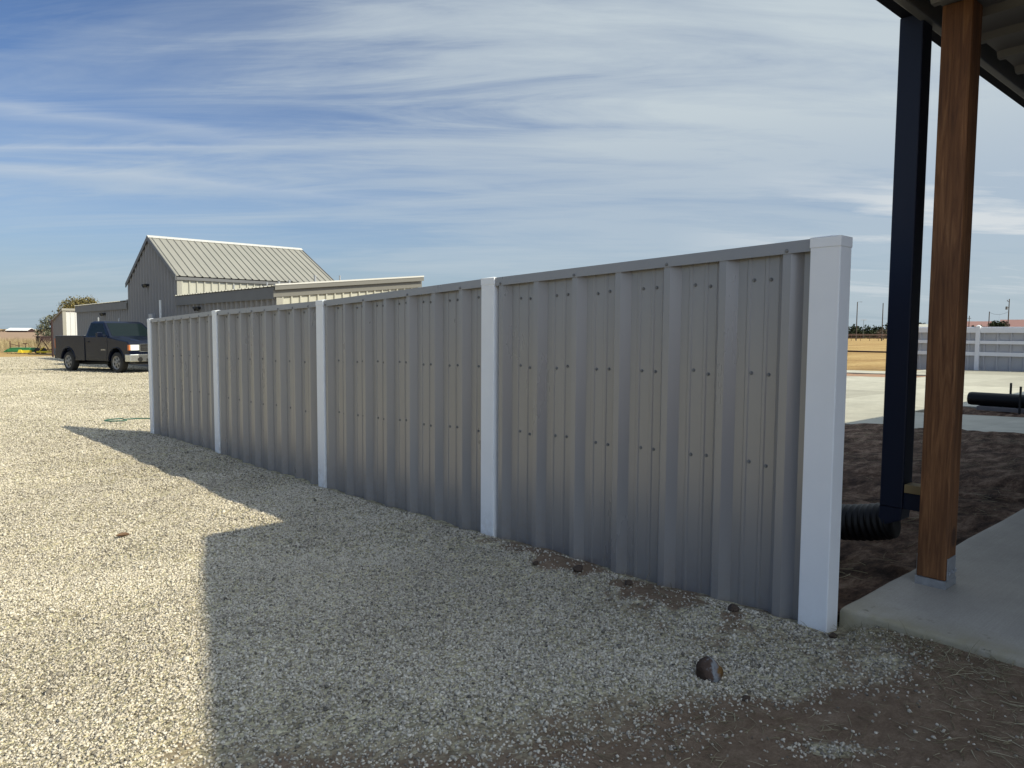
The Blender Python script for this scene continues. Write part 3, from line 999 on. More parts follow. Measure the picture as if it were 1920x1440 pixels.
for y, t in zip(POST_Y, POST_T):
    post(y, t, float(gz(FX, y)) - 0.25)
PITCH = 0.2895
RIB_H = 0.040
PAN_X = 2.808
Z_ROWS = [(1.455, 1.070, 0.695), (1.44, 1.03, 0.63), (1.385, 0.978, 0.565), (1.33, 0.95, 0.55)]
for i in range(4):
    y0 = POST_Y[i] + PW / 2; y1 = POST_Y[i + 1] - PW / 2
    t0 = POST_T[i] - 0.008; t1 = POST_T[i + 1] - 0.006
    L = y1 - y0
    first = 0.048 if i == 0 else 0.030           # the rib nearest the farther post
    # run from the far post (s=0) towards the near post
    zt = lambda s, t0=t0, t1=t1, L=L: t1 + (t0 - t1) * s / L - 0.015
    zb = lambda s, y1=y1: float(gz(FX, y1 - s)) - 0.08
    mb = MB()
    mb.corr((PAN_X, y1, 0), (0, -1, 0), (-1, 0, 0), L, zb, zt, PITCH, RIB_H, 0.106, 0.034, minor=(0.105, 0.185), start=first)
    panel = mb.build('fence_panel', M['fence_panel'], fence)
    # top channel
    mb = MB()
    xo, xi = 2.763, 2.845
    h = 0.047
    P = [(xo, t1 - h), (xo, t1), (xi, t1), (xi, t1 - h)]
    th = 0.004
    for (xa, xb, za, zb2) in ((xo, xo + th, -h, 0.0), (xi - th, xi, -h, 0.0), (xo + th, xi - th, -th, 0.0)):
        vs = []
        for yy_, tt in ((y0, t0), (y1, t1)):
            vs += [(xa, yy_, tt + za), (xb, yy_, tt + za), (xb, yy_, tt + zb2), (xa, yy_, tt + zb2)]
        mb.add(vs, [(3, 2, 1, 0), (4, 5, 6, 7), (0, 1, 5, 4), (1, 2, 6, 5), (2, 3, 7, 6), (3, 0, 4, 7)])
    rail = mb.build('top_rail', M['fence_panel'], fence)
    # screws: a part each on the two nearest bays, one part on each of the two far bays
    spots = []
    s = first; k = 0
    while s < L - 0.01:
        tt = t1 + (t0 - t1) * s / L
        if k % 2 == 0 or i > 1:
            spots.append(('rail', (xo, y1 - s, tt - 0.036)))
        for m_ in (0.125, 0.205):
            if s + m_ < L - 0.02:
                for zr in Z_ROWS[i]:
                    jit = random.uniform(-0.008, 0.008)
                    zz = zr + (t0 - t1) * 0.55 * (s / L - 0.5) + jit
                    spots.append(('panel', (PAN_X, y1 - s - m_ + random.uniform(-.003, .003), zz)))
        s += PITCH; k += 1
    if i < 2:
        for kind_, p in spots:
            o = bpy.data.objects.new('screw', SCREW)
            col.objects.link(o)
            o.parent = rail if kind_ == 'rail' else panel
            o.location = Vector(p) - ZERO
    else:
        mb = MB()
        for kind_, p in spots:
            mb.lathe([(0.0, 0.0105), (0.0016, 0.0098), (0.0018, 0.006), (0.0062, 0.0055), (0.0066, 0.0001)], p, (-1, 0, 0), 8)
        o = mb.build('screw', M['screw'], panel)
        o['kind'] = 'stuff'


# ------------------------------------------------------------------ the house: porch roof, post, gutter, downspout
EY = 1.365                                     # outer face of the gutter
house = empty('house', (2.75, EY, 0.17), 'house with a dark metal porch roof on a cedar post at the right edge', 'house')
RX0, RX1 = 2.85, 32.0
RISE = 0.41
ridge_y = -6.5
z_e = 2.76
# main roof: two slopes
mb = MB()
zr = z_e + RISE * (EY - ridge_y)
yb_ = 2 * ridge_y - EY
for (ya, za, yb2, zb2) in ((EY - 0.01, z_e, ridge_y, zr), (yb_, z_e, ridge_y, zr)):
    th = 0.055
    vs = []
    for x in (RX0, RX1):
        vs += [(x, ya, za), (x, yb2, zb2), (x, yb2, zb2 - th), (x, ya, za - th)]
    mb.add(vs, [(0, 1, 2, 3), (7, 6, 5, 4), (0, 4, 5, 1), (1, 5, 6, 2), (2, 6, 7, 3), (3, 7, 4, 0)])
mb.build('roof', M['soffit'], house)
# ribbed soffit under the porch, ribs running in from the eave
SOF_Z = 2.60
mb = MB()
mb.corr((RX0 + 0.01, 1.163, SOF_Z), (1, 0, 0), (0, 0, -1), RX1 - RX0 - 0.02, 0.0, 3.3, 0.29, 0.028, 0.08, 0.036, up=(0, -1, 0.02))
mb.build('soffit', M['soffit'], house)
# inner eave purlin (grey) and gutter (navy)
MB().box(RX0 + 0.01, 1.243, 2.602, RX1, 1.281, 2.70).build('eave_beam', M['grey_steel'], house, bevel=0.004)
mb = MB()
mb.box(RX0 - 0.02, EY - 0.082, 2.640, RX1, EY, 2.655)
mb.box(RX0 - 0.02, EY - 0.006, 2.657, RX1, EY, 2.75)
mb.box(RX0 - 0.02, EY - 0.082, 2.657, RX0 - 0.014, EY - 0.007, 2.75)
mb.build('gutter', M['navy_dull'], house, bevel=0.003)
# rake trim on the end
mb = MB()
for sgn in (1,):
    vs = []
    for x in (RX0 - 0.03, RX0 - 0.002):
        vs += [(x, EY - 0.1, z_e + RISE * 0.1 + 0.02), (x, ridge_y, zr + 0.02), (x, ridge_y, zr - 0.14), (x, EY - 0.1, z_e + RISE * 0.1 - 0.11)]
    mb.add(vs, [(0, 1, 2, 3), (7, 6, 5, 4), (0, 4, 5, 1), (1, 5, 6, 2), (2, 6, 7, 3), (3, 7, 4, 0)])
mb.build('rake_trim', M['navy'], house)
# gable end and the house walls behind the porch
mb = MB()
mb.corr((RX0 + 0.05, -2.15, 0), (0, -1, 0), (-1, 0, 0), 8.7, 0.05, lambda s: z_e + RISE * (EY + 2.15 + min(s, 8.7 - s)) - 0.13, 0.29, 0.028, 0.08, 0.036)
mb.corr((RX0 + 0.05, -2.15, 0), (1, 0, 0), (0, 1, 0), 29.0, 0.05, 2.68, 0.29, 0.028, 0.08, 0.036)
mb.box(RX0 + 0.08, -10.8, 0.05, RX1 - 0.3, -2.2, 2.55)
mb.build('wall', M['int_wall'], house)
mb = MB()
mb.prism([(1.16, 2.615), (-2.14, 2.68), (-2.14, z_e + RISE * (EY + 2.14) - 0.15), (1.16, z_e + 0.01)], 'x', RX0 + 0.02, RX0 + 0.05)
mb.build('gable', M['int_wall'], house)
# cedar post
PX0, PX1, PY0, PY1 = 3.392, 3.512, 1.046, 1.160
mb = MB().box(PX0, PY0, SL_Z + 0.035, PX1, PY1, 2.598)
wpost = mb.build('wooden_post', M['wood'], house, bevel=0.005)
mb = MB()
mb.box(PX0 - 0.004, PY0 - 0.004, SL_Z, PX1 + 0.004, PY1 + 0.004, SL_Z + 0.034)
for ya in (PY0 - 0.0045, PY1 + 0.0005):
    mb.box(PX0 + 0.012, ya, SL_Z + 0.035, PX1 - 0.012, ya + 0.004, SL_Z + 0.13)
for k in range(3):
    mb.box(PX0 + 0.02 + k * 0.035, PY0 - 0.012, SL_Z + 0.06, PX0 + 0.03 + k * 0.035, PY0 - 0.0047, SL_Z + 0.075)
mb.build('post_base', M['galv'], wpost, bevel=0.001)
# downspout with its kicked-out foot
DX0, DX1, DY0, DY1 = 3.492, 3.60, 1.265, 1.365
mb = MB()
mb.box(DX0, DY0, 0.46, DX1, DY1, 2.638)
mb.add([(DX0, DY0, .46), (DX1, DY0, .46), (DX1, DY1, .46), (DX0, DY1, .46),
        (DX0, DY0 + 0.006, .405), (DX1, DY0 + 0.006, .405), (DX1, DY1 + 0.008, .36), (DX0, DY1 + 0.008, .36)],
       [(0, 1, 5, 4), (1, 2, 6, 5), (2, 3, 7, 6), (3, 0, 4, 7), (4, 5, 6, 7)])
dsp = mb.build('downspout', M['navy'], house, bevel=0.006)
mb = MB()
mb.box(DX0 + 0.005, PY1 + 0.005, 0.46, DX0 + 0.06, DY0 - 0.001, 0.535)
mb.build('bracket', M['navy'], dsp, bevel=0.003)
mb = MB()
mb.box(DX0 - 0.005, PY1 + 0.005, 0.537, DX0 + 0.07, DY0 - 0.006, 0.575)
M['pale_wood'] = simple('pale_wood', (0.34, 0.25, 0.12), 0.8, var=0.2)
mb.build('wood_block', M['pale_wood'], dsp, bevel=0.003)

# black corrugated drain pipe from the downspout
def corrugated(path, r, n=20, step=0.016, amp=0.010):
    pts = [Vector(p) for p in path]
    # resample
    segs = []
    for a, c in zip(pts[:-1], pts[1:]):
        k = max(1, int((c - a).length / (step / 4)))
        for q in range(k):
            segs.append(a.lerp(c, q / k))
    segs.append(pts[-1])
    rad = []
    d = 0
    for q, p in enumerate(segs):
        if q: d += (p - segs[q - 1]).length
        ph = (d / step) % 1.0
        rad.append(r - amp * (0.0 if ph < 0.5 else 1.0) if False else r - amp * 0.5 * (1 + math.tanh(6 * math.sin(2 * math.pi * ph)) / 1.0))
    return MB().tube(segs, rad, n)


path = []
p_start = Vector((3.57, 1.335, 0.380)); p_end = Vector((3.64, 2.75, 0.165))
for q in range(13):
    t = q / 12
    path.append((p_start.x + (p_end.x - p_start.x) * t, p_start.y + (p_end.y - p_start.y) * t, p_start.z + (p_end.z - p_start.z) * (t ** 0.75)))
dp = corrugated(path, 0.088, 22, 0.030, 0.011).build('drain_pipe', M['pipe'], smooth=True)
tag(dp, 'black corrugated drain pipe slanting from the navy downspout down to the soil', 'drain pipe')
# sleeve elbow is part of the pipe end; small black fixture under the eave far along
fx = MB()
fx.box(6.74, 1.225, 2.28, 6.80, 1.275, 2.40)
fx.box(6.755, 1.235, 2.40, 6.785, 1.262, 2.60)
fx.build('eave_lamp', M['black'], house, bevel=0.004)


# ------------------------------------------------------------------ stones, clods, leaf and hose on the ground
def lump(name, loc, size, mat, seed, label, cat, group=None, sub=3, rz=0.0):
    import bmesh
    bm = bmesh.new()
    bmesh.ops.create_icosphere(bm, subdivisions=sub, radius=1.0)
    r = random.Random(seed)
    planes = [(Vector((r.uniform(-1, 1), r.uniform(-1, 1), r.uniform(-0.6, 1))).normalized(), r.uniform(0.62, 0.95)) for _ in range(11)]
    for v in bm.verts:
        d = v.co.normalized()
        k = 1.0
        for n, h in planes:
            c = d.dot(n)
            if c > 0: k = min(k, h / c)
        v.co = d * (k * (0.96 + 0.08 * r.random()))
        v.co.x *= size[0]; v.co.y *= size[1]; v.co.z *= size[2]
    me = bpy.data.meshes.new(name)
    bm.to_mesh(me); bm.free()
    me.materials.append(mat)
    o = bpy.data.objects.new(name, me)
    o.location = loc; o.rotation_euler = (0, 0, rz)
    col.objects.link(o)
    return tag(o, label, cat, group)


def mat_rock():
    m, nt, b = material('patchy_rock')
    tc = nt.nodes.new('ShaderNodeTexCoord')
    sp = nt.nodes.new('ShaderNodeSeparateXYZ'); nt.links.new(tc.outputs['Object'], sp.inputs[0])
    n = nd(nt, 'ShaderNodeTexNoise', Scale=30.0, Detail=6.0, Roughness=0.65)
    nt.links.new(tc.outputs['Object'], n.inputs['Vector'])
    t = mth(nt, 'ADD', mth(nt, 'MULTIPLY', sp.outputs['X'], 8.0), mth(nt, 'ADD', mth(nt, 'MULTIPLY', n.outputs['Fac'], 0.7), 0.15))
    c = ramp(nt, t, [(0.10, (0.055, 0.036, 0.026)), (0.36, (0.085, 0.058, 0.046)), (0.46, (0.24, 0.25, 0.26)), (0.60, (0.19, 0.18, 0.18)), (0.70, (0.17, 0.095, 0.035)), (1.0, (0.15, 0.08, 0.03))])
    nt.links.new(c, b.inputs['Base Color'])
    b.inputs['Roughness'].default_value = 0.95
    b.inputs['Specular IOR Level'].default_value = 0.15
    bp = nd(nt, 'ShaderNodeBump', Strength=1.0, Distance=0.01); nt.links.new(n.outputs['Fac'], bp.inputs['Height'])
    nt.links.new(bp.outputs[0], b.inputs['Normal'])
    return m


lump('rock', (2.12, 1.352, float(yard_z(2.12, 1.352)) + 0.020), (0.052, 0.050, 0.050), mat_rock(), 5,
     'fist sized rock, half rusty brown and half pale, lying on the gravel', 'rock', rz=R(-YAW))
clod_spots = [(2.60, 2.42, .034, 'large round dark dirt clod at the fence foot below the nearest panel'),
              (2.63, 2.13, .024, 'small dark dirt clod at the fence foot in a line of clods'),
              (2.66, 1.60, .030, 'dark dirt clod resting against the panel close to the end post'),
              (2.70, 1.20, .022, 'dark dirt clod lying beside the end post foot'),
              (2.50, 2.62, .020, 'flat brown dirt clod lying out from the fence foot'),
              (2.05, 1.18, .018, 'flat grey stone lying in the gravel below the rusty brown rock')]
for k, (x, y, s, lb) in enumerate(clod_spots):
    lump('stone' if 'stone' in lb else 'dirt_clod', (x, y, float(yard_z(x, y)) + s * 0.30), (s * 0.95, s * 0.8, s * 0.65), M['clod'], 20 + k, lb, 'stone' if 'stone' in lb else 'clod', 'dirt clods along the fence foot' if 'stone' not in lb else None)

# dry leaf
mb = MB()
N_ = 9
vs = []
for k in range(N_):
    t = k / (N_ - 1)
    w = 0.028 * math.sin(math.pi * min(1, t * 0.95 + 0.03)) ** 0.8 + 0.001
    vs += [(t * 0.10 - 0.05, -w, 0.012 + 0.030 * (t - 0.4) ** 2 + w * 0.55), (t * 0.10 - 0.05, 0, 0.008 + 0.035 * (t - 0.4) ** 2), (t * 0.10 - 0.05, w, 0.012 + 0.03 * (t - 0.4) ** 2 + w * 0.8)]
fs = []
for k in range(N_ - 1):
    fs += [(k * 3, k * 3 + 1, k * 3 + 4, k * 3 + 3), (k * 3 + 1, k * 3 + 2, k * 3 + 5, k * 3 + 4)]
mb.add(vs, fs)
lf = mb.build('fallen_leaf', M['leaf_dry'])
lf.location = (1.155, 4.86, float(yard_z(1.155, 4.86)) + 0.006)
lf.rotation_euler = (0, 0, R(-30))
lf.scale = (0.75, 0.75, 0.75)
sol = lf.modifiers.new('solid', 'SOLIDIFY'); sol.thickness = 0.0012
tag(lf, 'single curled brown dry leaf lying on the sunlit gravel', 'leaf')

# garden hose just past the far post
pts = []
for k in range(60):
    t = k / 59
    x = 2.86 + 0.9 * t
    y = 11.75 - 0.55 * t + 0.10 * math.sin(t * 7)
    pts.append((x, y, float(gz(x, y)) + 0.05))
for k in range(40):
    a = math.pi * (0.5 + k / 39)
    pts.insert(0, (2.86 + 0.16 * math.cos(math.pi / 2 + math.pi * k / 39) * 1.6, 11.9 - 0.15 + 0.15 * math.sin(math.pi / 2 - math.pi * (k) / 39) + 0.0, float(gz(2.8, 11.8)) + 0.05))
hz_ = MB().tube(pts, 0.009, 8).build('garden_hose', M['hose'], smooth=True)
tag(hz_, 'green garden hose lying on the gravel just past the farthest white post', 'hose')


# ------------------------------------------------------------------ barn
BX = 9.78
barn = empty('metal_barn', (BX, 35.0, -0.42), 'grey ribbed metal barn with a steep gable roof and low side wings', 'barn')
Y_R, Y_L, Y_P = 31.40, 38.65, 35.02
Z_EV, Z_PK = 3.44, 5.30
B_L = 7.0
gb = lambda y: float(gz(BX, y)) - 0.1
RIB = dict(pitch=0.30, h=0.055, wb=0.10, wt=0.04)
RIBW = dict(pitch=0.43, h=0.085, wb=0.17, wt=0.06)
# gable wall facing the yard
mb = MB()
mb.corr((BX, Y_L, 0), (0, -1, 0), (-1, 0, 0), Y_L - Y_R, -0.6, lambda s: Z_PK - (Z_PK - Z_EV) * abs(s - (Y_L - Y_P)) / (Y_L - Y_P) - 0.03, **RIBW)
mb.build('gable_wall', M['barn_wall'], barn)
# side walls and back
mb = MB()
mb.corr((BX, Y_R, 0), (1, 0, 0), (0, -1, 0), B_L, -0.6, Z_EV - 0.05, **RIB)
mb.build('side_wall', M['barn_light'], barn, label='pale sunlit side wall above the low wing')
mb = MB()
mb.corr((BX + B_L, Y_L, 0), (-1, 0, 0), (0, 1, 0), B_L, -0.6, Z_EV - 0.05, **RIB)
mb.corr((BX + B_L, Y_R, 0), (0, 1, 0), (1, 0, 0), Y_L - Y_R, -0.6, lambda s: Z_PK - (Z_PK - Z_EV) * abs(s - (Y_P - Y_R)) / (Y_P - Y_R) - 0.03, **RIB)
mb.build('back_wall', M['barn_wall'], barn)
# corner trims
mb = MB()
mb.box(BX - 0.05, Y_R - 0.05, -0.6, BX + 0.16, Y_R + 0.0, Z_EV - 0.06)
mb.build('corner_trim', M['barn_roof'], barn)
# roof
OV = 0.10
slope = (Z_PK - Z_EV) / (Y_P - Y_R)
sl_len = math.hypot(Y_P - Y_R + OV, (Y_P - Y_R + OV) * slope)
nrm = Vector((0, -slope, 1)).normalized(); nrm2 = Vector((0, slope, 1)).normalized()
mb = MB()
mb.corr((BX - OV, Y_R - OV, Z_EV - OV * slope + 0.03), (1, 0, 0), nrm, B_L + 2 * OV, 0.0, sl_len, 0.30, 0.04, 0.07, 0.03, up=(0, 1, slope))
mb.corr((BX - OV, Y_L + OV, Z_EV - OV * slope + 0.03), (1, 0, 0), nrm2, B_L + 2 * OV, 0.0, sl_len, 0.30, 0.04, 0.07, 0.03, up=(0, -1, slope))
roof = mb.build('roof', M['barn_roof'], barn)
mb = MB()
mb.prism([(Y_P - 0.17, Z_PK - 0.17 * slope + 0.075), (Y_P, Z_PK + 0.085), (Y_P + 0.17, Z_PK - 0.17 * slope + 0.075), (Y_P + 0.17, Z_PK - 0.17 * slope + 0.055), (Y_P, Z_PK + 0.065), (Y_P - 0.17, Z_PK - 0.17 * slope + 0.055)], 'x', BX - OV - 0.02, BX + B_L + OV + 0.02)
mb.build('ridge_cap', M['barn_trim'], roof)
for xe in (BX - OV - 0.02, BX + B_L + OV - 0.02):
    mb = MB()
    for sg, Ye in ((1, Y_R - OV), (-1, Y_L + OV)):
        a = Vector((xe, Ye, Z_EV - OV * slope)); c = Vector((xe, Y_P, Z_PK))
        mb.add([a + Vector((0, 0, .06)), c + Vector((0, 0, .06)), c + Vector((0, 0, -.14)), a + Vector((0, 0, -.14)),
                a + Vector((.04, 0, .06)), c + Vector((.04, 0, .06)), c + Vector((.04, 0, -.14)), a + Vector((.04, 0, -.14))],
               [(0, 1, 2, 3), (7, 6, 5, 4), (0, 4, 5, 1), (1, 5, 6, 2), (2, 6, 7, 3), (3, 7, 4, 0)])
    mb.build('rake_trim', M['barn_fascia'], roof)
mb = MB()
mb.box(BX - OV + 0.03, Y_R - OV - 0.01, Z_EV - OV * slope - 0.13, BX + B_L + OV - 0.03, Y_R - OV + 0.02, Z_EV - OV * slope - 0.01)
mb.box(BX - OV + 0.03, Y_R - OV + 0.02, Z_EV - OV * slope - 0.12, BX + B_L + OV - 0.03, Y_R - 0.06, Z_EV - OV * slope - 0.10)
mb.build('eave_trim', M['barn_fascia'], roof)


def wing(y0, y1, z0, x_d, rise, light_end):
    """low wing from y0 (near, small) to y1; roof rises towards +x"""
    z_in = lambda x: z0 + rise * (x - BX)
    mb = MB()
    mb.corr((BX + 0.02, y1, 0), (0, -1, 0), (-1, 0, 0), y1 - y0, -0.7, z0 - 0.38, **RIBW)
    w = mb.build('wing_wall', M['barn_wall'], barn)
    mb = MB()
    mb.corr((BX + 0.02, y0, 0), (1, 0, 0), (0, -1, 0), x_d, -0.7, lambda s: z_in(BX + s) - 0.30, **RIB)
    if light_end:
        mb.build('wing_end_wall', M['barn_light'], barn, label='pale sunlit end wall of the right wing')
    else:
        mb.build('wing_end_wall', M['barn_wall'], barn)
    mb = MB()
    mb.corr((BX + 0.02 + x_d, y1, 0), (-1, 0, 0), (0, 1, 0), x_d, -0.7, lambda s: z_in(BX + x_d - s) - 0.30, **RIB)
    mb.corr((BX + 0.02 + x_d, y0, 0), (0, 1, 0), (1, 0, 0), y1 - y0, -0.7, z_in(BX + x_d) - 0.30, **RIB)
    mb.build('back_wall', M['barn_wall'], barn)
    # fascia on the yard side
    mb = MB()
    mb.box(BX - 0.10, y0 - 0.02, z0 - 0.40, BX - 0.06, y1, z0 - 0.035)
    mb.box(BX - 0.06, y0 - 0.02, z0 - 0.40, BX + 0.015, y1, z0 - 0.37)
    mb.build('fascia', M['barn_fascia'], barn)
    # roof sheet with ribs
    o = 0.14
    up = (1, 0, rise)
    mb = MB()
    mb.corr((BX - o, y1 + 0.1, z0 - o * rise), (0, -1, 0), (-rise, 0, 1), y1 - y0 + 0.30, 0.0, (x_d + 2 * o) * math.hypot(1, rise), 0.30, 0.035, 0.08, 0.04, up=up)
    rf = mb.build('wing_roof', M['barn_roof'], barn)
    # end trims
    mb = MB()
    a = Vector((BX - o, y0 - 0.22, z0 - o * rise)); c = Vector((BX + x_d + o, y0 - 0.22, z_in(BX + x_d + o)))
    for dz0, dz1, dy in ((0.015, 0.065, 0.0),):
        mb.add([a + Vector((0, 0, dz1)), c + Vector((0, 0, dz1)), c + Vector((0, 0, dz0)), a + Vector((0, 0, dz0)),
                a + Vector((0, .16, dz1)), c + Vector((0, .16, dz1)), c + Vector((0, .16, dz0)), a + Vector((0, .16, dz0))],
               [(0, 1, 2, 3), (7, 6, 5, 4), (0, 4, 5, 1), (1, 5, 6, 2), (2, 6, 7, 3), (3, 7, 4, 0)])
    mb.build('drip_edge', M['barn_trim'], rf)
    mb = MB()
    for (dz0, dz1, yo, yi) in ((-0.12, 0.012, -0.20, -0.17), (-0.34, -0.10, -0.075, -0.05)):
        mb.add([a + Vector((0, 0.22 + yo, dz1)), c + Vector((0, 0.22 + yo, dz1)), c + Vector((0, 0.22 + yo, dz0)), a + Vector((0, 0.22 + yo, dz0)),
                a + Vector((0, 0.22 + yi, dz1)), c + Vector((0, 0.22 + yi, dz1)), c + Vector((0, 0.22 + yi, dz0)), a + Vector((0, 0.22 + yi, dz0))],
               [(0, 1, 2, 3), (7, 6, 5, 4), (0, 4, 5, 1), (1, 5, 6, 2), (2, 6, 7, 3), (3, 7, 4, 0)])
    mb.build('end_trim', M['end_grey'], rf)
    # soffit between drip edge and wall
    mb = MB().box(BX - 0.05, y0 - 0.08, -0.7, BX + 0.16, y0 - 0.036, z0 - 0.36)
    mb.build('corner_trim', M['barn_roof'], barn)


wing(22.0, Y_R, 2.62, 5.25, 0.100, True)
wing(Y_L, 49.9, 2.62, 5.5, 0.100, False)


def floodlight(y, z):
    mb = MB()
    mb.box(BX - 0.12, y - 0.05, z - 0.05, BX - 0.04, y + 0.05, z + 0.05)
    f = mb.build('floodlight', M['black'], barn, bevel=0.01)
    for s in (-1, 1):
        h = MB()
        h.lathe([(0, .02), (.02, .05), (.10, .085), (.14, .085), (.141, .001)], (BX - 0.14, y + s * 0.13, z + 0.01), (-1, s * 0.45, -0.5), 12)
        h.beam((BX - 0.10, y, z), (BX - 0.15, y + s * 0.13, z + 0.01), 0.03, 0.03)
        h.build('lamp_head', M['black'], f)


floodlight(35.25, 3.21)
floodlight(28.66, 2.07)
floodlight(43.03, 2.05)
# wing and roof vent pipes, box and white pipe on the gable
for (x, y, z0, z1, r) in ((11.9, 31.0, 2.75, 3.15, 0.03), (13.3, 30.9, 2.9, 3.30, 0.035), (13.7, 30.6, 2.9, 3.35, 0.05), (14.0, 30.2, 2.95, 3.4, 0.04), (14.9, 29.6, 3.0, 3.62, 0.05), (15.0, 27.6, 3.1, 3.52, 0.03)):
    MB().lathe([(0, r), (z1 - z0 - 0.05, r), (z1 - z0 - 0.049, r * 1.25), (z1 - z0, r * 1.25), (z1 - z0 + .001, .001)], (x, y, z0), (0, 0, 1), 10).build('vent_pipe', M['galv'], barn)
mb = MB()
mb.lathe([(0, .05), (0.35, .05), (0.351, .12), (0.42, .13), (0.5, .02)], (11.0, 41.2, 2.7), (0, 0, 1), 10)
mb.build('roof_vent', M['galv'], barn)
MB().box(BX - 0.20, 34.3, 1.15, BX - 0.05, 34.85, 1.93).build('electric_box', M['galv'], barn, bevel=0.01)
MB().lathe([(0, .05), (3.0, .05), (3.001, .001)], (BX - 0.12, 33.36, -0.5), (0, 0, 1), 10).build('riser_pipe', M['white_far'], barn)

# two pale pipe bollards behind the truck
for k, (x, y, top, lb) in enumerate(((9.0, 41.2, 1.80, 'thin pale pipe standing behind the pickup, left one'), (9.0, 37.3, 1.73, 'thin pale pipe standing behind the pickup, right one'))):
    zz = float(gz(x, y))
    o = MB().lathe([(0, .04), (top - zz, .04), (top - zz + .03, .02), (top - zz + .031, .001)], (x, y, zz), (0, 0, 1), 10).build('pipe_bollard', M['galv'], smooth=False)
    tag(o, lb, 'bollard', 'pipe bollards in front of the barn')

# ------------------------------------------------------------------ shed beyond the left wing
sx, sy = 10.9, 60.0
shed = empty('metal_shed', (sx, sy, -0.6), 'small lean-to metal shed with one white sunlit wall left of the barn', 'shed')
sw, sd, zh, zl = 4.3, 3.2, 2.62, 1.75
zf = lambda s: zh + (zl - zh) * s / sw
mb = MB()
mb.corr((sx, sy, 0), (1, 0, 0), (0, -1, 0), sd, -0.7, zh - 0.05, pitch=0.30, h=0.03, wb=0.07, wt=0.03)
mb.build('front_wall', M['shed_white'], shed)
mb = MB()
mb.corr((sx, sy + sw, 0), (0, -1, 0), (-1, 0, 0), sw, -0.7, lambda s: zf(sw - s) - 0.05, pitch=0.30, h=0.03, wb=0.07, wt=0.03)
mb.corr((sx + sd, sy, 0), (0, 1, 0), (1, 0, 0), sw, -0.7, lambda s: zf(s) - 0.05, pitch=0.30, h=0.03, wb=0.07, wt=0.03)
mb.corr((sx + sd, sy + sw, 0), (-1, 0, 0), (0, 1, 0), sd, -0.7, zl - 0.05, pitch=0.30, h=0.03, wb=0.07, wt=0.03)
mb.build('wall', M['barn_wall'], shed)
mb = MB()
mb.prism([(sy - 0.12, zh + 0.06 + 0.02), (sy + sw + 0.12, zl + 0.04), (sy + sw + 0.12, zl - 0.06), (sy - 0.12, zh - 0.10 + 0.02)], 'x', sx - 0.1, sx + sd + 0.1)
mb.build('roof', M['barn_roof'], shed)
MB().box(sx - 0.06, sy - 0.06, -0.7, sx + 0.16, sy - 0.034, zh - 0.1).build('corner_trim', M['barn_roof'], shed)
# pole beside the shed
zz = float(gz(9.6, 55.0))
o = MB().lathe([(0, .06), (2.4, .06), (2.401, .001)], (9.36, 55.2, zz), (0, 0, 1), 8).build('steel_post', M['rust_dark'])
tag(o, 'dark upright steel post behind the tailgate of the pickup', 'post')
bn = MB()
bx_, by_ = 12.2, 75.3; bz_ = float(gz(bx_, by_))
bn.box(bx_ - .5, by_ - .9, bz_ + 0.12, bx_ + .5, by_ + .9, bz_ + 1.15)
for ex in (-.52, .5):
    for k in range(4):
        bn.box(bx_ + ex, by_ - .9 + k * .59, bz_ + 0.12, bx_ + ex + .02, by_ - .82 + k * .59, bz_ + 1.1)
bn.box(bx_ - .54, by_ - .94, bz_ + 1.15, bx_ + .54, by_ + .94, bz_ + 1.21)
for dx in (-.4, .3):
    bn.box(bx_ + dx, by_ - .8, bz_ - 0.05, bx_ + dx + .1, by_ + .8, bz_ + 0.12)
tag(bn.build('metal_bin', M['rust_dark'], bevel=0.01), 'dark rusty metal bin standing in the dry grass just left of the pickup tailgate', 'bin')


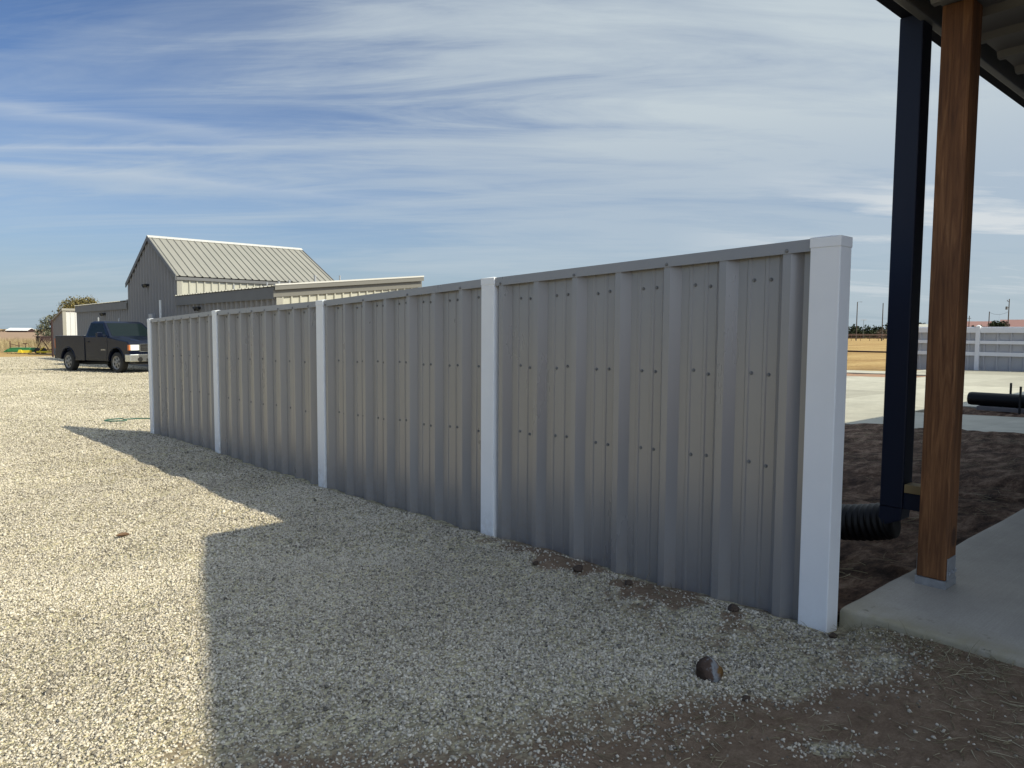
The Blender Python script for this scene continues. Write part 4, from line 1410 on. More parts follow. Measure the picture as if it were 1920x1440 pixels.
# ------------------------------------------------------------------ pickup truck
def build_truck():
    Fp = Vector((7.18, 30.157)); Rp = Vector((6.228, 33.40))
    fwd = (Fp - Rp).normalized()
    left = Vector((-fwd.y, fwd.x))
    wb = (Fp - Rp).length
    c = (Fp + Rp) / 2 + left * 0.93
    zg = float(gz(c.x, c.y))
    t = empty('pickup_truck', (c.x, c.y, zg + 0.0), 'dark navy regular cab pickup truck parked in front of the barn', 'pickup truck', rz=math.atan2(fwd.y, fwd.x))
    pitch = math.atan2(float(gz(Fp.x, Fp.y)) - float(gz(Rp.x, Rp.y)), wb)
    t.rotation_euler = (0, -pitch, math.atan2(fwd.y, fwd.x))
    P = dict(parent=t, local=True)
    ax = wb / 2
    W = 0.98

    def arch(cx, r=0.50, zc=0.42, z0=0.42, n=9):
        return [(cx + r * math.cos(a), max(z0, zc + r * math.sin(a))) for a in np.linspace(math.pi, 0, n)]
    # lower body with wheel arches, front clip and doors (side view x,z)
    front = 2.56; rear = -2.66
    poly = [(-0.42, 0.44), ] + [(ax - 0.52, 0.42)] + arch(ax, 0.49, 0.44, 0.42)[1:-1] + [(ax + 0.50, 0.46), (front - 0.02, 0.50), (front, 0.80), (front - 0.02, 1.08), (front - 0.14, 1.18), (1.20, 1.335), (1.05, 1.37), (-0.42, 1.37)]
    mb = MB().prism(poly, 'y', -W, W)
    mb.build('body', M['truck_paint'], bevel=0.035, seg=3, **P)
    # hood bulge
    mb = MB()
    mb.add([(1.15, -0.66, 1.325), (1.15, 0.66, 1.325), (2.38, 0.56, 1.175), (2.38, -0.56, 1.175), (1.2, -0.5, 1.385), (1.2, 0.5, 1.385), (2.32, 0.42, 1.215), (2.32, -0.42, 1.215)],
           [(4, 7, 6, 5), (0, 3, 7, 4), (3, 2, 6, 7), (2, 1, 5, 6), (1, 0, 4, 5)])
    mb.build('hood', M['truck_paint'], bevel=0.02, **P)
    # bed: two side walls, floor, tailgate, front bulkhead
    side = [(rear, 0.62), (rear + 0.04, 1.40), (-0.46, 1.40), (-0.46, 0.44)] + [(-ax + 0.52, 0.43)] + arch(-ax, 0.49, 0.44, 0.43)[::-1][1:-1] + [(-ax - 0.52, 0.47), (rear + 0.1, 0.52)]
    mb = MB()
    mb.prism(side, 'y', -W, -W + 0.13)
    mb.prism(side, 'y', W - 0.13, W)
    mb.box(rear + 0.06, -W + 0.13, 0.78, -0.46, W - 0.13, 0.84)
    mb.box(-0.52, -W + 0.13, 0.60, -0.46, W - 0.13, 1.385)
    mb.build('bed', M['truck_paint'], bevel=0.018, **P)
    MB().box(rear - 0.01, -W + 0.14, 0.64, rear + 0.055, W - 0.14, 1.385).build('tailgate', M['truck_paint'], bevel=0.015, **P)
    for s in (-1, 1):
        MB().box(rear + 0.05, s * (W - 0.005), 1.401, -0.47, s * (W - 0.12), 1.412).build('bed_rail', M['galv'], bevel=0.004, **P)
    # flared wheel-arch lips
    for cx in (ax, -ax):
        for s in (-1, 1):
            mb = MB()
            pts = [(cx + 0.515 * math.cos(a), s * (W + 0.004), 0.44 + 0.515 * math.sin(a)) for a in np.linspace(math.pi * 0.97, math.pi * 0.03, 14)]
            mb.tube(pts, 0.022, 6)
            mb.build('arch_lip', M['truck_paint'], smooth=True, **P)
    # dark chassis and wheel houses
    mb = MB()
    mb.box(rear + 0.15, -0.50, 0.38, front - 0.15, 0.50, 0.60)
    mb.box(-ax - 0.06, -0.9, 0.33, -ax + 0.06, 0.9, 0.45)
    mb.box(ax - 0.06, -0.9, 0.33, ax + 0.06, 0.9, 0.45)
    for cx in (ax, -ax):
        mb.box(cx - 0.53, -W + 0.30, 0.40, cx + 0.53, W - 0.30, 1.0)
    mb.tube([(0.6, -0.62, 0.36), (-1.0, -0.60, 0.33), (-2.4, -0.62, 0.36)], 0.06, 8)
    mb.build('chassis', M['black'], **P)
    # cab greenhouse
    b0 = [(1.26, 0.93), (-0.42, 0.93)]
    vs = [(1.26, -0.95, 1.33), (1.26, 0.95, 1.33), (-0.44, 0.95, 1.35), (-0.44, -0.95, 1.35),
          (0.60, -0.77, 1.885), (0.60, 0.77, 1.885), (-0.32, 0.78, 1.90), (-0.32, -0.78, 1.90),
          (0.42, -0.69, 1.945), (0.42, 0.69, 1.945), (-0.20, 0.70, 1.95), (-0.20, -0.70, 1.95)]
    fs = [(0, 1, 5, 4), (1, 2, 6, 5), (2, 3, 7, 6), (3, 0, 4, 7), (4, 5, 9, 8), (5, 6, 10, 9), (6, 7, 11, 10), (7, 4, 8, 11), (8, 9, 10, 11)]
    MB().add(vs, fs).build('cab', M['truck_paint'], bevel=0.03, seg=3, **P)

    def quad_on(a, b_, c, d, u0, u1, v0, v1, off, nseg=1):
        """glass laid on the quad a-b (bottom) d-c (top)"""
        a, b_, c, d = map(Vector, (a, b_, c, d))
        n = (b_ - a).cross(d - a).normalized()
        def p(u, v): return a.lerp(b_, u).lerp(d.lerp(c, u), v)
        q = [p(u0, v0), p(u1, v0), p(u1, v1), p(u0, v1)]
        m = MB()
        m.add([x + n * off for x in q] + [x - n * 0.01 for x in q], [(0, 1, 2, 3), (7, 6, 5, 4), (0, 4, 5, 1), (1, 5, 6, 2), (2, 6, 7, 3), (3, 7, 4, 0)])
        return m
    quad_on(vs[0], vs[1], vs[5], vs[4], 0.06, 0.94, 0.07, 0.96, 0.006).build('windshield', M['glass'], **P)
    quad_on(vs[3], vs[0], vs[4], vs[7], 0.10, 0.86, 0.06, 0.92, 0.006).build('side_window', M['glass'], **P)
    quad_on(vs[1], vs[2], vs[6], vs[5], 0.14, 0.90, 0.06, 0.92, 0.006).build('side_window', M['glass'], **P)
    quad_on(vs[2], vs[3], vs[7], vs[6], 0.08, 0.92, 0.10, 0.92, 0.006).build('rear_window', M['glass'], **P)
    # doors: an outline groove read as a thin dark frame, handle and badge
    for s in (-1, 1):
        mb = MB()
        y = s * (W + 0.0015)
        pts = [(1.10, 1.35), (1.14, 1.05), (1.06, 0.50), (-0.38, 0.50), (-0.40, 1.35)]
        for (xa, za), (xb, zb_) in zip(pts[:-1], pts[1:]):
            mb.beam((xa, y, za), (xb, y, zb_), 0.008, 0.012, up=(0, 1, 0))
        d = mb.build('door', M['black'], **P)
        MB().box(-0.30, s * (W + 0.002), 1.14, -0.12, s * (W + 0.035), 1.18).build('door_handle', M['truck_paint'], parent=d, local=True, bevel=0.008)
        mb = MB()
        for k in range(6):
            mb.box(0.70 + k * 0.052, s * (W + 0.002), 0.84, 0.738 + k * 0.052, s * (W + 0.008), 0.875)
        mb.build('badge', M['chrome'], parent=d, local=True)
        # mirror
        mb = MB()
        mb.beam((0.98, s * 0.93, 1.40), (0.96, s * 1.10, 1.41), 0.05, 0.05)
        mb.box(0.90, s * 1.07, 1.34, 1.03, s * 1.28, 1.52)
        mb.build('mirror', M['truck_paint'], bevel=0.03, seg=3, **P)
        # headlamp cluster
        hl = MB().box(front - 0.08, s * 0.60, 0.84, front + 0.012, s * 0.93, 1.05)
        h = hl.build('headlight', M['lamp'], bevel=0.015, **P)
        MB().box(front - 0.10, s * 0.932, 0.845, front + 0.004, s * 0.988, 1.045).build('indicator', M['amber'], parent=h, local=True, bevel=0.008)
        # fog lamp recess
        MB().lathe([(0, .001), (.001, .09), (.012, .09), (.013, .001)], (front + 0.148, s * 0.66, 0.52), (1, 0, 0), 16).build('fog_lamp', M['black'], **P)
        # tail lamp
        MB().box(rear - 0.015, s * (W - 0.12), 0.90, rear + 0.05, s * (W + 0.004), 1.30).build('tail_light', M['amber'], bevel=0.01, **P)
    # grille
    mb = MB()
    mb.box(front - 0.04, -0.56, 0.82, front + 0.006, 0.56, 1.06)
    g = mb.build('grille', M['black'], **P)
    mb = MB()
    for z in (0.875, 0.93, 0.985):
        mb.box(front + 0.008, -0.52, z, front + 0.022, 0.52, z + 0.011)
    mb.build('grille_bar', M['chrome'], parent=g, local=True)
    mb = MB()
    mb.box(front, -0.58, 1.062, front + 0.03, 0.58, 1.08)
    mb.box(front, -0.58, 0.79, front + 0.03, 0.58, 0.815)
    mb.box(front, -0.59, 0.817, front + 0.028, -0.561, 1.06)
    mb.box(front, 0.561, 0.817, front + 0.028, 0.59, 1.06)
    mb.build('grille_surround', M['chrome'], parent=g, local=True, bevel=0.006)
    # front bumper
    poly = [(front + 0.15, -0.72), (front + 0.15, 0.72), (front + 0.04, 0.98), (front - 0.28, 0.99), (front - 0.28, 0.95), (front - 0.02, 0.9), (front - 0.02, -0.9), (front - 0.28, -0.95), (front - 0.28, -0.99), (front + 0.04, -0.98)]
    bp = MB().prism(poly, 'z', 0.43, 0.70).build('front_bumper', M['chrome'], bevel=0.02, **P)
    MB().box(front + 0.145, -0.42, 0.46, front + 0.156, 0.42, 0.54).build('air_intake', M['black'], parent=bp, local=True)
    MB().box(front - 0.25, -0.85, 0.33, front + 0.05, 0.85, 0.428).build('valance', M['black'], bevel=0.02, **P)
    MB().box(rear - 0.20, -0.92, 0.50, rear - 0.012, 0.92, 0.66).build('rear_bumper', M['black'], bevel=0.02, **P)
    MB().box(front + 0.150, -0.16, 0.575, front + 0.158, 0.16, 0.675).build('licence_plate', M['white_far'], **P)
    # wheels
    for cx in (ax, -ax):
        for s in (-1, 1):
            cy = s * 0.85
            mb = MB().lathe([(-0.13, 0.26), (-0.125, 0.35), (-0.09, 0.385), (0.09, 0.385), (0.125, 0.35), (0.13, 0.262), (0.10, 0.235), (-0.10, 0.235)], (cx, cy, 0.385), (0, 1, 0), 28, closed=True)
            wheel = mb.build('wheel', M['rubber'], smooth=False, **P)
            mb = MB()
            mb.lathe([(-0.06, .233), (0.016, .258), (0.022, .250), (-0.008, .215), (0.004, .10), (0.004, 0.001)], (cx, cy + s * 0.105, 0.385), (0, s, 0), 24)
            mb.build('rim', M['alloy'], parent=wheel, local=True)
            mb = MB()
            for k in range(6):
                a = 2 * math.pi * k / 6 + 0.3
                a2 = a
                p = Vector((cx + 0.158 * math.cos(a2), cy + s * 0.1085, 0.385 + 0.158 * math.sin(a2)))
                mb.lathe([(0, .048), (.0025, .048), (.0026, .001)], p, (0, s, 0), 10)
            mb.build('rim_hole', M['black'], parent=wheel, local=True)
            MB().lathe([(0, .055), (.03, .05), (.031, .001)], (cx, cy + s * 0.117, 0.385), (0, s, 0), 12).build('hub_cap', M['alloy'], parent=wheel, local=True)
    return t


build_truck()


# ------------------------------------------------------------------ trees
def tree(name, x, y, h, lobes, n_leaf, leaf, mat, label, cat, group=None, trunk_r=0.12, seed=0, dead=0.0):
    """lobes: (dx, dy, z, rx, ry, rz) relative to the tree foot"""
    r = np.random.default_rng(seed + 500)
    z0 = float(gz(x, y))
    root = empty(name, (x, y, z0), label, cat, group=group)
    mb = MB()
    top = h * 0.55
    mb.tube([(0, 0, -0.1), (0.03 * h * .2, 0, top * .5), (0, 0.02, top)], [trunk_r, trunk_r * .75, trunk_r * .5], 8)
    for (dx, dy, dz, rx, ry, rz) in lobes:
        s = top * r.uniform(0.45, 0.95)
        mb.tube([(0, 0, s), (dx * .5, dy * .5, (s + dz) / 2 - 0.05 * h), (dx, dy, dz)], [trunk_r * .45, trunk_r * .3, trunk_r * .12], 6)
        for q in range(3):
            e = r.normal(size=3) * 0.5
            mb.tube([(dx * .6, dy * .6, s * .4 + dz * .6), (dx + e[0] * rx, dy + e[1] * ry, dz + e[2] * rz)], [trunk_r * .18, trunk_r * .05], 5)
    mb.build('trunk', M['bark'], root, local=True)
    vol = np.array([l[3] * l[4] * l[5] for l in lobes]); vol = vol / vol.sum()
    V = []; T = []
    per = r.multinomial(n_leaf, vol)
    for (dx, dy, dz, rx, ry, rz), m in zip(lobes, per):
        ncl = max(6, m // 14)
        cd = r.normal(size=(ncl, 3)); cd /= np.linalg.norm(cd, axis=1, keepdims=True)
        cr = r.uniform(0.35, 1.05, (ncl, 1)) ** 0.6
        cc = cd * cr * np.array([rx, ry, rz]) + np.array([dx, dy, dz])
        ct = r.uniform(0, 1, ncl)
        pick = r.integers(0, ncl, m)
        off = r.normal(size=(m, 3)) * (0.20 * min(rx, rz))
        pc = cc[pick] + off
        u1 = r.normal(size=(m, 3)); u1 /= np.linalg.norm(u1, axis=1, keepdims=True)
        u2 = np.cross(u1, r.normal(size=(m, 3))); u2 /= np.linalg.norm(u2, axis=1, keepdims=True)
        L = leaf * r.uniform(0.6, 1.4, (m, 1))
        q = np.stack([pc - u1 * L, pc + u2 * L * .5, pc + u1 * L, pc - u2 * L * .5], 1)
        V.append(q); T.append(np.clip(0.65 * ct[pick] + 0.35 * r.uniform(0, 1, m), 0, 1))
    V = np.concatenate(V); T = np.concatenate(T)
    V[..., 2] = np.maximum(V[..., 2], 0.02)
    N = len(V)
    o = mesh_np('crown', V.reshape(-1, 3), np.arange(N * 4).reshape(N, 4), mat, 4, {'tint': np.repeat(T, 4)})
    o.parent = root
    return root


tree('olive_tree', 17.0, 84.5, 5.2, [(0, 0, 3.6, 1.9, 1.9, 1.25), (-0.9, 0.8, 3.0, 1.3, 1.3, 1.0), (1.3, -1.2, 3.3, 1.6, 1.6, 0.9), (2.4, -2.4, 3.1, 1.3, 1.3, 0.7), (0.4, -0.2, 4.3, 1.2, 1.2, 0.7)], 9000, 0.10, M['fol_olive'],
     'rounded olive brown tree rising behind the shed and wing roof', 'tree', 'trees behind the shed', 0.20, 1)
tree('grey_tree', 14.9, 86.4, 3.6, [(0, 0, 2.1, 1.2, 1.2, .9), (-.7, .6, 1.6, .9, .9, .7), (.7, -.7, 2.6, 1.0, 1.0, .7), (-.5, .4, 2.8, .7, .7, .5)], 3200, 0.09, M['fol_grey'],
     'loose grey green tree left of the shed', 'tree', 'trees behind the shed', 0.12, 2)
tree('bush', 14.1, 82.5, 1.8, [(0, 0, .9, .8, .8, .7), (-.5, .4, .6, .6, .6, .5)], 1500, 0.08, M['fol_grey'],
     'low grey bush at the left foot of the shed', 'bush', None, 0.06, 3)

# ------------------------------------------------------------------ tall straw beyond the yard, on the left
def field_grass():
    n = 36000
    x = rng.uniform(-20, 24, n); y = rng.uniform(69, 92, n)
    N = n
    L = rng.uniform(0.8, 1.5, N) * (0.6 + 0.6 * vnoise(x * 0.6, y * 0.6, 7))
    blades('field_grass', x, y, gz(x, y) - 0.05, L, rng.uniform(0.006, 0.014, N), rng.uniform(0, 2 * np.pi, N), rng.uniform(1.0, 1.5, N),
           rng.uniform(-0.15, 0.15, N), M['straw'], np.clip(rng.uniform(0.1, 1, N) * (0.6 + 0.7 * vnoise(x * 0.4, y * 0.4, 8)), 0, 1),
           'tall pale straw coloured grass standing at the edge of the field on the left', 'grass')


field_grass()

# farm implement lying at the field edge
def implement():
    c = Vector((9.7, 66.2)); d = Vector((2.435, -2.166)).normalized(); s = Vector((-d.y, d.x))
    z = float(gz(c.x, c.y)) - 0.03
    t = empty('farm_implement', (c.x, c.y, z), 'green and yellow farm implement lying in the dry grass at the field edge', 'farm machine', rz=math.atan2(d.y, d.x))
    P = dict(parent=t, local=True)
    mb = MB()
    mb.box(-1.35, -0.55, 0.12, 0.45, 0.55, 0.34)
    mb.box(-1.25, -0.45, 0.34, 0.30, 0.45, 0.44)
    mb.prism([(-1.7, 0.1), (-1.35, 0.1), (-1.35, 0.36)], 'y', -0.5, 0.5)
    mb.build('deck', M['green_paint'], bevel=0.03, **P)
    mb = MB()
    mb.box(-0.25, -0.72, 0.06, 0.55, -0.56, 0.26)
    mb.prism([(-0.4, 0.06), (0.0, 0.06), (-0.1, 0.30), (-0.3, 0.30)], 'y', -0.80, -0.73)
    mb.box(0.90, -0.6, 0.08, 1.80, 0.0, 0.20)
    mb.beam((0.95, -0.3, 0.2), (1.35, -0.3, 0.55), 0.05, 0.05)
    mb.build('shield', M['yellow_paint'], bevel=0.015, **P)
    mb = MB()
    mb.beam((-1.45, 0, 0.1), (-1.45, 0, 0.95), 0.05, 0.05)
    mb.beam((-1.4, 0, 0.72), (-0.75, 0, 0.55), 0.04, 0.04)
    mb.beam((-0.78, 0, 0.3), (-0.78, 0, 0.85), 0.04, 0.04)
    mb.beam((-0.3, 0, 0.4), (-0.3, 0, 0.72), 0.04, 0.04)
    mb.box(-0.46, -0.06, 0.72, -0.16, 0.06, 0.78)
    mb.beam((0.55, 0, 0.3), (0.98, 0, 1.12), 0.05, 0.05)
    mb.beam((0.98, 0, 1.12), (1.45, 0, 0.35), 0.05, 0.05)
    mb.beam((0.55, 0.2, 0.28), (1.9, 0.2, 0.28), 0.08, 0.08)
    mb.build('hitch_frame', M['rust'], **P)
    for x in (0.75, 1.2):
        MB().lathe([(-.08, .12), (-.07, .22), (.07, .22), (.08, .12)], (x, -0.2, 0.22), (0, 1, 0), 16).build('wheel', M['rubber'], **P)
    mb = MB()
    for k in range(10):
        x = -1.2 + k * 0.32
        mb.beam((x, -0.7, 0.04), (x + 0.1, -0.85, 0.02), 0.05, 0.02)
    mb.build('tine', M['rust_dark'], **P)


implement()

# ------------------------------------------------------------------ far left: windbreak, white roofed sheds
def far_building(name, x, y, rz, w, d, h, rh, wall, roof, label, cat='building', group=None, doors=True):
    z = float(gz(x, y)) - 0.1
    t = empty(name, (x, y, z), label, cat, rz=rz, group=group)
    MB().prism([(-d / 2, 0), (d / 2, 0), (d / 2, h), (0, h + rh * 0.96), (-d / 2, h)], 'x', -w / 2, w / 2).build('wall', wall, t, local=True)
    mb = MB()
    e = 0.4
    k = rh / (d / 2)
    mb.prism([(-d / 2 - e, h - e * k), (0, h + rh), (d / 2 + e, h - e * k), (d / 2 + e, h - e * k + .18), (0, h + rh + .18), (-d / 2 - e, h - e * k + .18)], 'x', -w / 2 - e, w / 2 + e)
    mb.build('roof', roof, t, local=True)
    if doors:
        mb = MB()
        mb.box(-w * .18, -d / 2 - 0.06, 0, w * .12, -d / 2 - 0.003, h * .8)
        mb.build('door', M['rust_dark'], t, local=True)
    return t


far_building('long_shed', 66, 474, R(-YAW), 11.0, 7, 1.0, 1.15, M['rust_dark'], M['white_far'], 'long low building with a bright white roof on the far left horizon', 'building')
k = 0
r2 = random.Random(3)
for (px_, D_) in ((4, 430), (16, 440), (27, 425), (39, 430), (52, 435), (63, 428), (80, 450), (93, 440)):
    # points across the far left horizon, measured from the camera
    a = math.atan2(px_ - 960, 1375)
    th = R(90 - YAW) - a
    dist = D_ / math.cos(a)
    x, y = dist * math.cos(th), dist * math.sin(th)
    hh = r2.uniform(1.2, 1.9)
    tree('scrub_tree', x, y, hh, [(0, 0, hh * .5, 2.6, 2.6, hh * .45), (1.8, -1.6, hh * .4, 1.8, 1.8, hh * .35)], 260, 0.28, M['fol_brown'],
         'low brown scrub clump on the far left horizon', 'scrub', 'scrub clumps along the far left horizon', 0.1, 40 + k)
    k += 1

# ------------------------------------------------------------------ right background
# white rail fence with grey panels behind
rf_x = 31.0
rfence = empty('rail_fence', (rf_x, 6.0, -0.05), 'white four rail fence backed by grey metal panels across the concrete', 'fence')
RPY = [11.05, 8.86, 6.67, 4.48, 2.29, 0.1]
for y in RPY:
    p = MB().box(rf_x - 0.07, y - 0.07, -0.3, rf_x + 0.07, y + 0.07, 1.55).build('post', M['vinyl_far'], rfence, bevel=0.004)
    MB().add([(rf_x - .08, y - .08, 1.55), (rf_x + .08, y - .08, 1.55), (rf_x + .08, y + .08, 1.55), (rf_x - .08, y + .08, 1.55), (rf_x, y, 1.60)],
             [(0, 1, 4), (1, 2, 4), (2, 3, 4), (3, 0, 4), (3, 2, 1, 0)]).build('post_cap', M['vinyl_far'], p)
for a, c in zip(RPY[1:], RPY[:-1]):
    for z0, z1 in ((1.31, 1.49), (0.90, 1.02), (0.46, 0.60)):
        MB().box(rf_x - 0.045, a + 0.072, z0, rf_x - 0.005, c - 0.072, z1).build('rail', M['vinyl_far'], rfence, bevel=0.003)
    mb = MB()
    mb.corr((rf_x + 0.035, c, 0), (0, -1, 0), (-1, 0, 0), c - a, -0.15, 1.47, 0.42, 0.045, 0.10, 0.045)
    mb.build('fence_panel', M['panel_far'], rfence)
    MB().box(rf_x + 0.0, a + 0.072, 1.492, rf_x + 0.07, c - 0.072, 1.53).build('cap_rail', M['vinyl_far'], rfence)

# dark pipe rail closing the gap left of the white fence
t = empty('pipe_rail', (34.0, 18.0, -0.1), 'single dark pipe rail on short posts in front of the golden field', 'rail')
mb = MB().tube([(34, 11.2, 0.44), (34, 25, 0.46)], 0.035, 8)
mb.build('rail', M['rust_dark'], t)
for y in (11.25, 18.1, 24.9):
    MB().tube([(34, y, -0.4), (34, y, 0.50)], 0.045, 8).build('post', M['rust_dark'], t)


def at_px(px_, D):
    a = math.atan2(px_ - 960, 1375)
    th = R(90 - YAW) - a
    dist = D / math.cos(a)
    return dist * math.cos(th), dist * math.sin(th)


# far rusted pipe paddock fence, parallel to the picture's horizon
def paddock():
    x0, y0 = at_px(1560, 190); x1, y1 = at_px(1790, 205)
    t = empty('paddock_fence', (x0, y0, float(gz(x0, y0)) - 0.05), 'long rusty pipe paddock fence across the far golden field', 'fence')
    d = Vector((x1 - x0, y1 - y0, 0)); L = d.length; d.normalize()
    n = int(L / 3.0)
    for k in range(n + 1):
        p = Vector((x0, y0, 0)) + d * (L * k / n)
        z = float(gz(p.x, p.y)) - 0.1
        MB().tube([(p.x, p.y, z), (p.x, p.y, z + 1.75)], 0.06, 6).build('post', M['rust'], t)
    for hgt, r_ in ((1.65, 0.09), (1.3, 0.07), (0.85, 0.04)):
        p0 = Vector((x0, y0, float(gz(x0, y0)) + hgt)); p1 = Vector((x1, y1, float(gz(x1, y1)) + hgt))
        MB().tube([p0, p1], r_, 6).build('rail', M['rust'], t)


paddock()


def pole(px_, D, top, label, kind='pole', group='utility poles on the right horizon'):
    x, y = at_px(px_, D)
    z = float(gz(x, y)) - 0.1
    t = empty('utility_pole', (x, y, z), label, 'pole', rz=R(-YAW), group=group)
    H = top - z
    MB().tube([(0, 0, 0), (0, 0, H)], [0.16, 0.11], 8).build('shaft', M['pole_wood'], t, local=True)
    if kind == 'transformer':
        MB().lathe([(0, .001), (.001, .28), (.8, .28), (.9, .1), (.901, .001)], (-0.62, 0, H - 2.9), (0, 0, 1), 12).build('transformer', M['grey_steel'], t, local=True)
        mb = MB().box(-0.62, -0.04, H - 2.35, 0, 0.04, H - 2.2)
        mb.beam((-0.5, 0, H - 0.55), (0, 0, H - 0.9), 0.08, 0.08)
        mb.box(-0.58, -0.06, H - 0.65, -0.46, 0.06, H - 0.3)
        mb.build('bracket', M['pole_wood'], t, local=True)
    elif kind == 'lamp':
        mb = MB().tube([(0, 0, H - 0.1), (0.5, 0, H + 0.05), (0.9, 0, H)], 0.035, 6)
        mb.box(0.8, -0.1, H - 0.06, 1.25, 0.1, H + 0.04)
        mb.build('lamp_arm', M['grey_steel'], t, local=True)
    elif kind == 'cross':
        MB().box(-0.6, -0.06, H - 0.9, 0.6, 0.06, H - 0.75).build('cross_arm', M['pole_wood'], t, local=True)
    return Vector((x, y, top))


pole(1604, 200, 9.85, 'wooden pole with a small lamp arm just right of the near white post', 'lamp')
pole(1652, 200, 9.6, 'plain wooden pole between the near white post and the navy downspout')
pa = pole(1887, 200, 10.9, 'tallest wooden pole with a transformer at the far right', 'transformer')
pb = pole(1851, 205, 7.6, 'shorter plain pole left of the transformer pole')
pole(1814, 240, 7.3, 'small pole with a cross arm beside the cedar post', 'cross')
wire = []
for k in range(17):
    tt = k / 16
    p = pa.lerp(pb, tt)
    wire.append((p.x, p.y, p.z - 3.4 * (1 - tt) - 0.2 * tt - 1.2 * 4 * tt * (1 - tt) * 0.6))
tag(MB().tube(wire, 0.03, 5).build('power_line', M['black']), 'sagging power line between the transformer pole and the shorter pole', 'power line')
# twin street light far off
x, y = at_px(1617, 260)
z = float(gz(x, y)) - 0.1
t = empty('street_light', (x, y, z), 'thin twin headed street light far off behind the dark trees', 'street light', rz=R(-YAW))
MB().tube([(0, 0, 0), (0, 0, 6.1 - z)], 0.06, 6).build('shaft', M['grey_steel'], t, local=True)
for s in (-1, 1):
    MB().box(s * 0.05, -0.1, 6.0 - z, s * 1.0, 0.1, 6.18 - z).build('lamp_head', M['galv'], t, local=True)

# evergreen row and far buildings
r3 = random.Random(9)
k = 0
for px_ in (1590, 1598, 1606, 1613, 1621, 1628, 1636, 1643, 1651, 1660, 1672, 1685):
    D = 290 + r3.uniform(-12, 12)
    x, y = at_px(px_, D)
    hh = r3.uniform(5.0, 6.4) * (0.92 if px_ < 1640 else 1.05)
    tree('evergreen_tree', x, y, hh, [(0, 0, hh * .30, 1.5, 1.5, hh * .30), (0.2, 0, hh * .58, 1.1, 1.1, hh * .28), (0, 0, hh * .82, .6, .6, hh * .17), (1.2, -1.1, hh * .28, 1.3, 1.3, hh * .27), (-1.2, 1.1, hh * .28, 1.3, 1.3, hh * .27)], 1100, 0.34, M['fol_dark'],
         'dark evergreen tree in the row on the right horizon', 'tree', 'evergreen trees on the right horizon', 0.15, 70 + k)
    k += 1
x, y = at_px(1655, 230)
tree('bare_tree', x, y, 4.2, [(0, 0, 2.3, 1.9, 1.9, 1.3), (-1.2, 1.0, 1.3, 1.3, 1.3, .9)], 500, 0.22, M['fol_brown'], 'brown leafless spreading tree beside the navy downspout on the horizon', 'tree', None, 0.16, 95)
x, y = at_px(1728, 255)
far_building('metal_hall', x, y, R(-YAW), 9.5, 7, 4.0, 1.2, M['cream'], M['barn_light'], 'cream metal hall glimpsed between the downspout and the cedar post', 'building', doors=False)
x, y = at_px(1722, 300)
tree('evergreen_tree', x, y, 7.2, [(0, 0, 5.4, 3.2, 3.2, 1.0)], 300, 0.3, M['fol_dark'], 'dark tree top showing above the cream hall', 'tree', None, 0.2, 96)
x, y = at_px(1822, 262)
far_building('red_roof_house', x, y, R(-YAW - 31), 12.5, 8, 4.3, 2.1, M['cream'], M['roof_red'], 'low house with a pinkish red roof beside the cedar post', 'house', doors=False)
x, y = at_px(1924, 250)
far_building('red_roof_barn', x, y, R(-YAW - 34), 15.0, 9, 4.4, 2.5, M['cream'], M['roof_red'], 'larger red roofed building behind the transformer pole', 'building', doors=False)
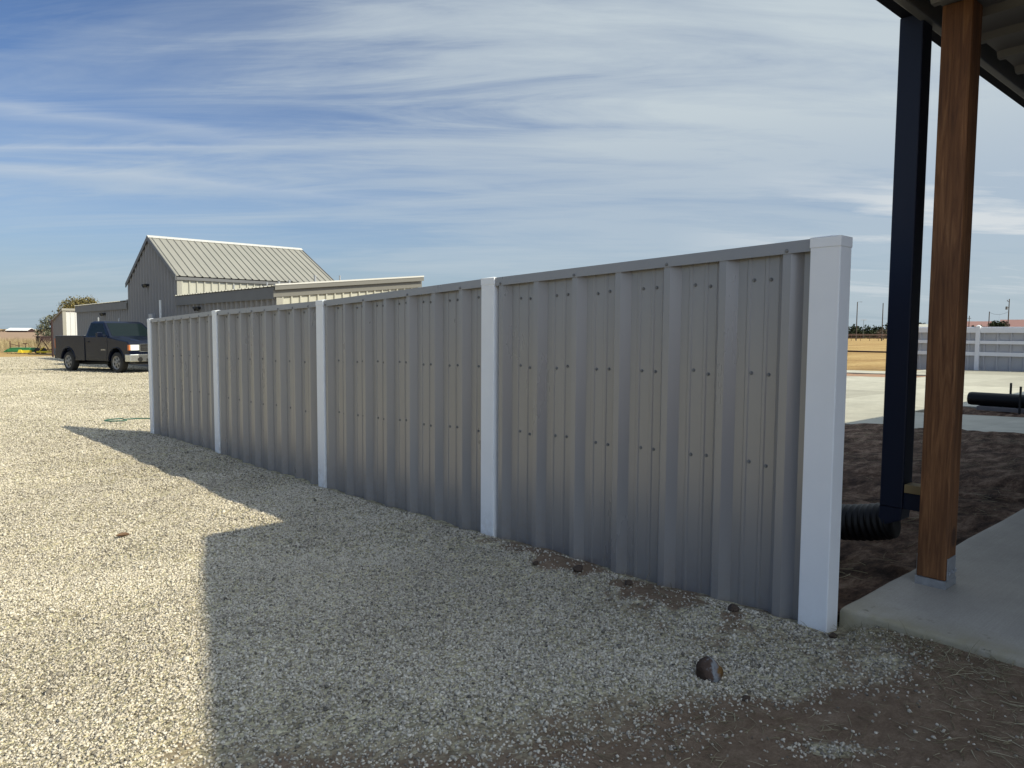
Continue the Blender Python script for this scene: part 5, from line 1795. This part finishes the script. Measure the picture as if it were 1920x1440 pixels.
for k, (px_, D, hh, lb) in enumerate(((1809, 235, 4.9, 'dark tree in the low row before the pink roof'), (1820, 235, 4.5, 'dark tree in the low row before the pink roof'), (1831, 236, 5.0, 'dark tree in the low row before the pink roof'), (1841, 235, 4.7, 'dark tree in the low row before the pink roof'),
                                     (1857, 230, 6.4, 'taller dark tree between the two red roofs'), (1866, 232, 6.9, 'taller dark tree between the two red roofs'), (1875, 229, 6.6, 'taller dark tree between the two red roofs'))):
    x, y = at_px(px_, D)
    tree('evergreen_tree', x, y, hh, [(0, 0, hh * .45, 1.3, 1.3, hh * .42), (0.3, -.2, hh * .75, .8, .8, hh * .25), (-.9, .8, hh * .35, .9, .9, hh * .3)], 800, 0.30, M['fol_dark'], lb, 'tree',
         'dark trees in front of the red roofs' if hh < 5.5 else 'dark trees between the red roofs', 0.14, 110 + k)
x, y = at_px(1884, 236)
tree('bare_tree', x, y, 6.2, [(0, 0, 4.8, 1.2, 1.2, 1.1)], 260, 0.25, M['fol_brown'], 'brown rounded tree crown against the transformer pole', 'tree', None, 0.16, 130)

# ------------------------------------------------------------------ black culvert pipe on blocks and stakes by the bed
px0 = 13.72
pp = MB()
pp.lathe([(0, .075), (0.012, .098), (0.05, .108), (9.0, .108), (9.001, .001)], (px0, 4.02, 0.195), (0.035, -1, 0), 24)
tag(pp.build('culvert_pipe', M['pipe'], smooth=False), 'thick black plastic pipe lying across the concrete beside the planting bed', 'pipe')
lb = MB().box(13.60, 2.6, 0.018, 13.86, 3.86, 0.085).build('timber', M['pale_wood'], bevel=0.006)
lb.data.materials[0] = simple('grey_timber', (0.22, 0.20, 0.19), 0.85, var=0.2)
tag(lb, 'grey timber bearer lying under the black pipe', 'timber')
pl = MB().box(15.2, -2.5, 0.022, 15.42, 4.05, 0.135).build('plank', lb.data.materials[0], bevel=0.004)
tag(pl, 'long grey plank lying on the concrete behind the black pipe', 'plank')
for k, (x, y, zt, lbl) in enumerate(((13.90, 3.47, 0.47, 'left of two thin black stakes standing by the black pipe'), (13.55, 3.25, 0.44, 'right of two thin black stakes standing by the black pipe'))):
    o = MB().beam((x, y, -0.1), (x, y, zt), 0.028, 0.028, up=(0, 1, 0)).build('stake', M['black'], bevel=0.002)
    tag(o, lbl, 'stake', 'stakes by the black pipe')
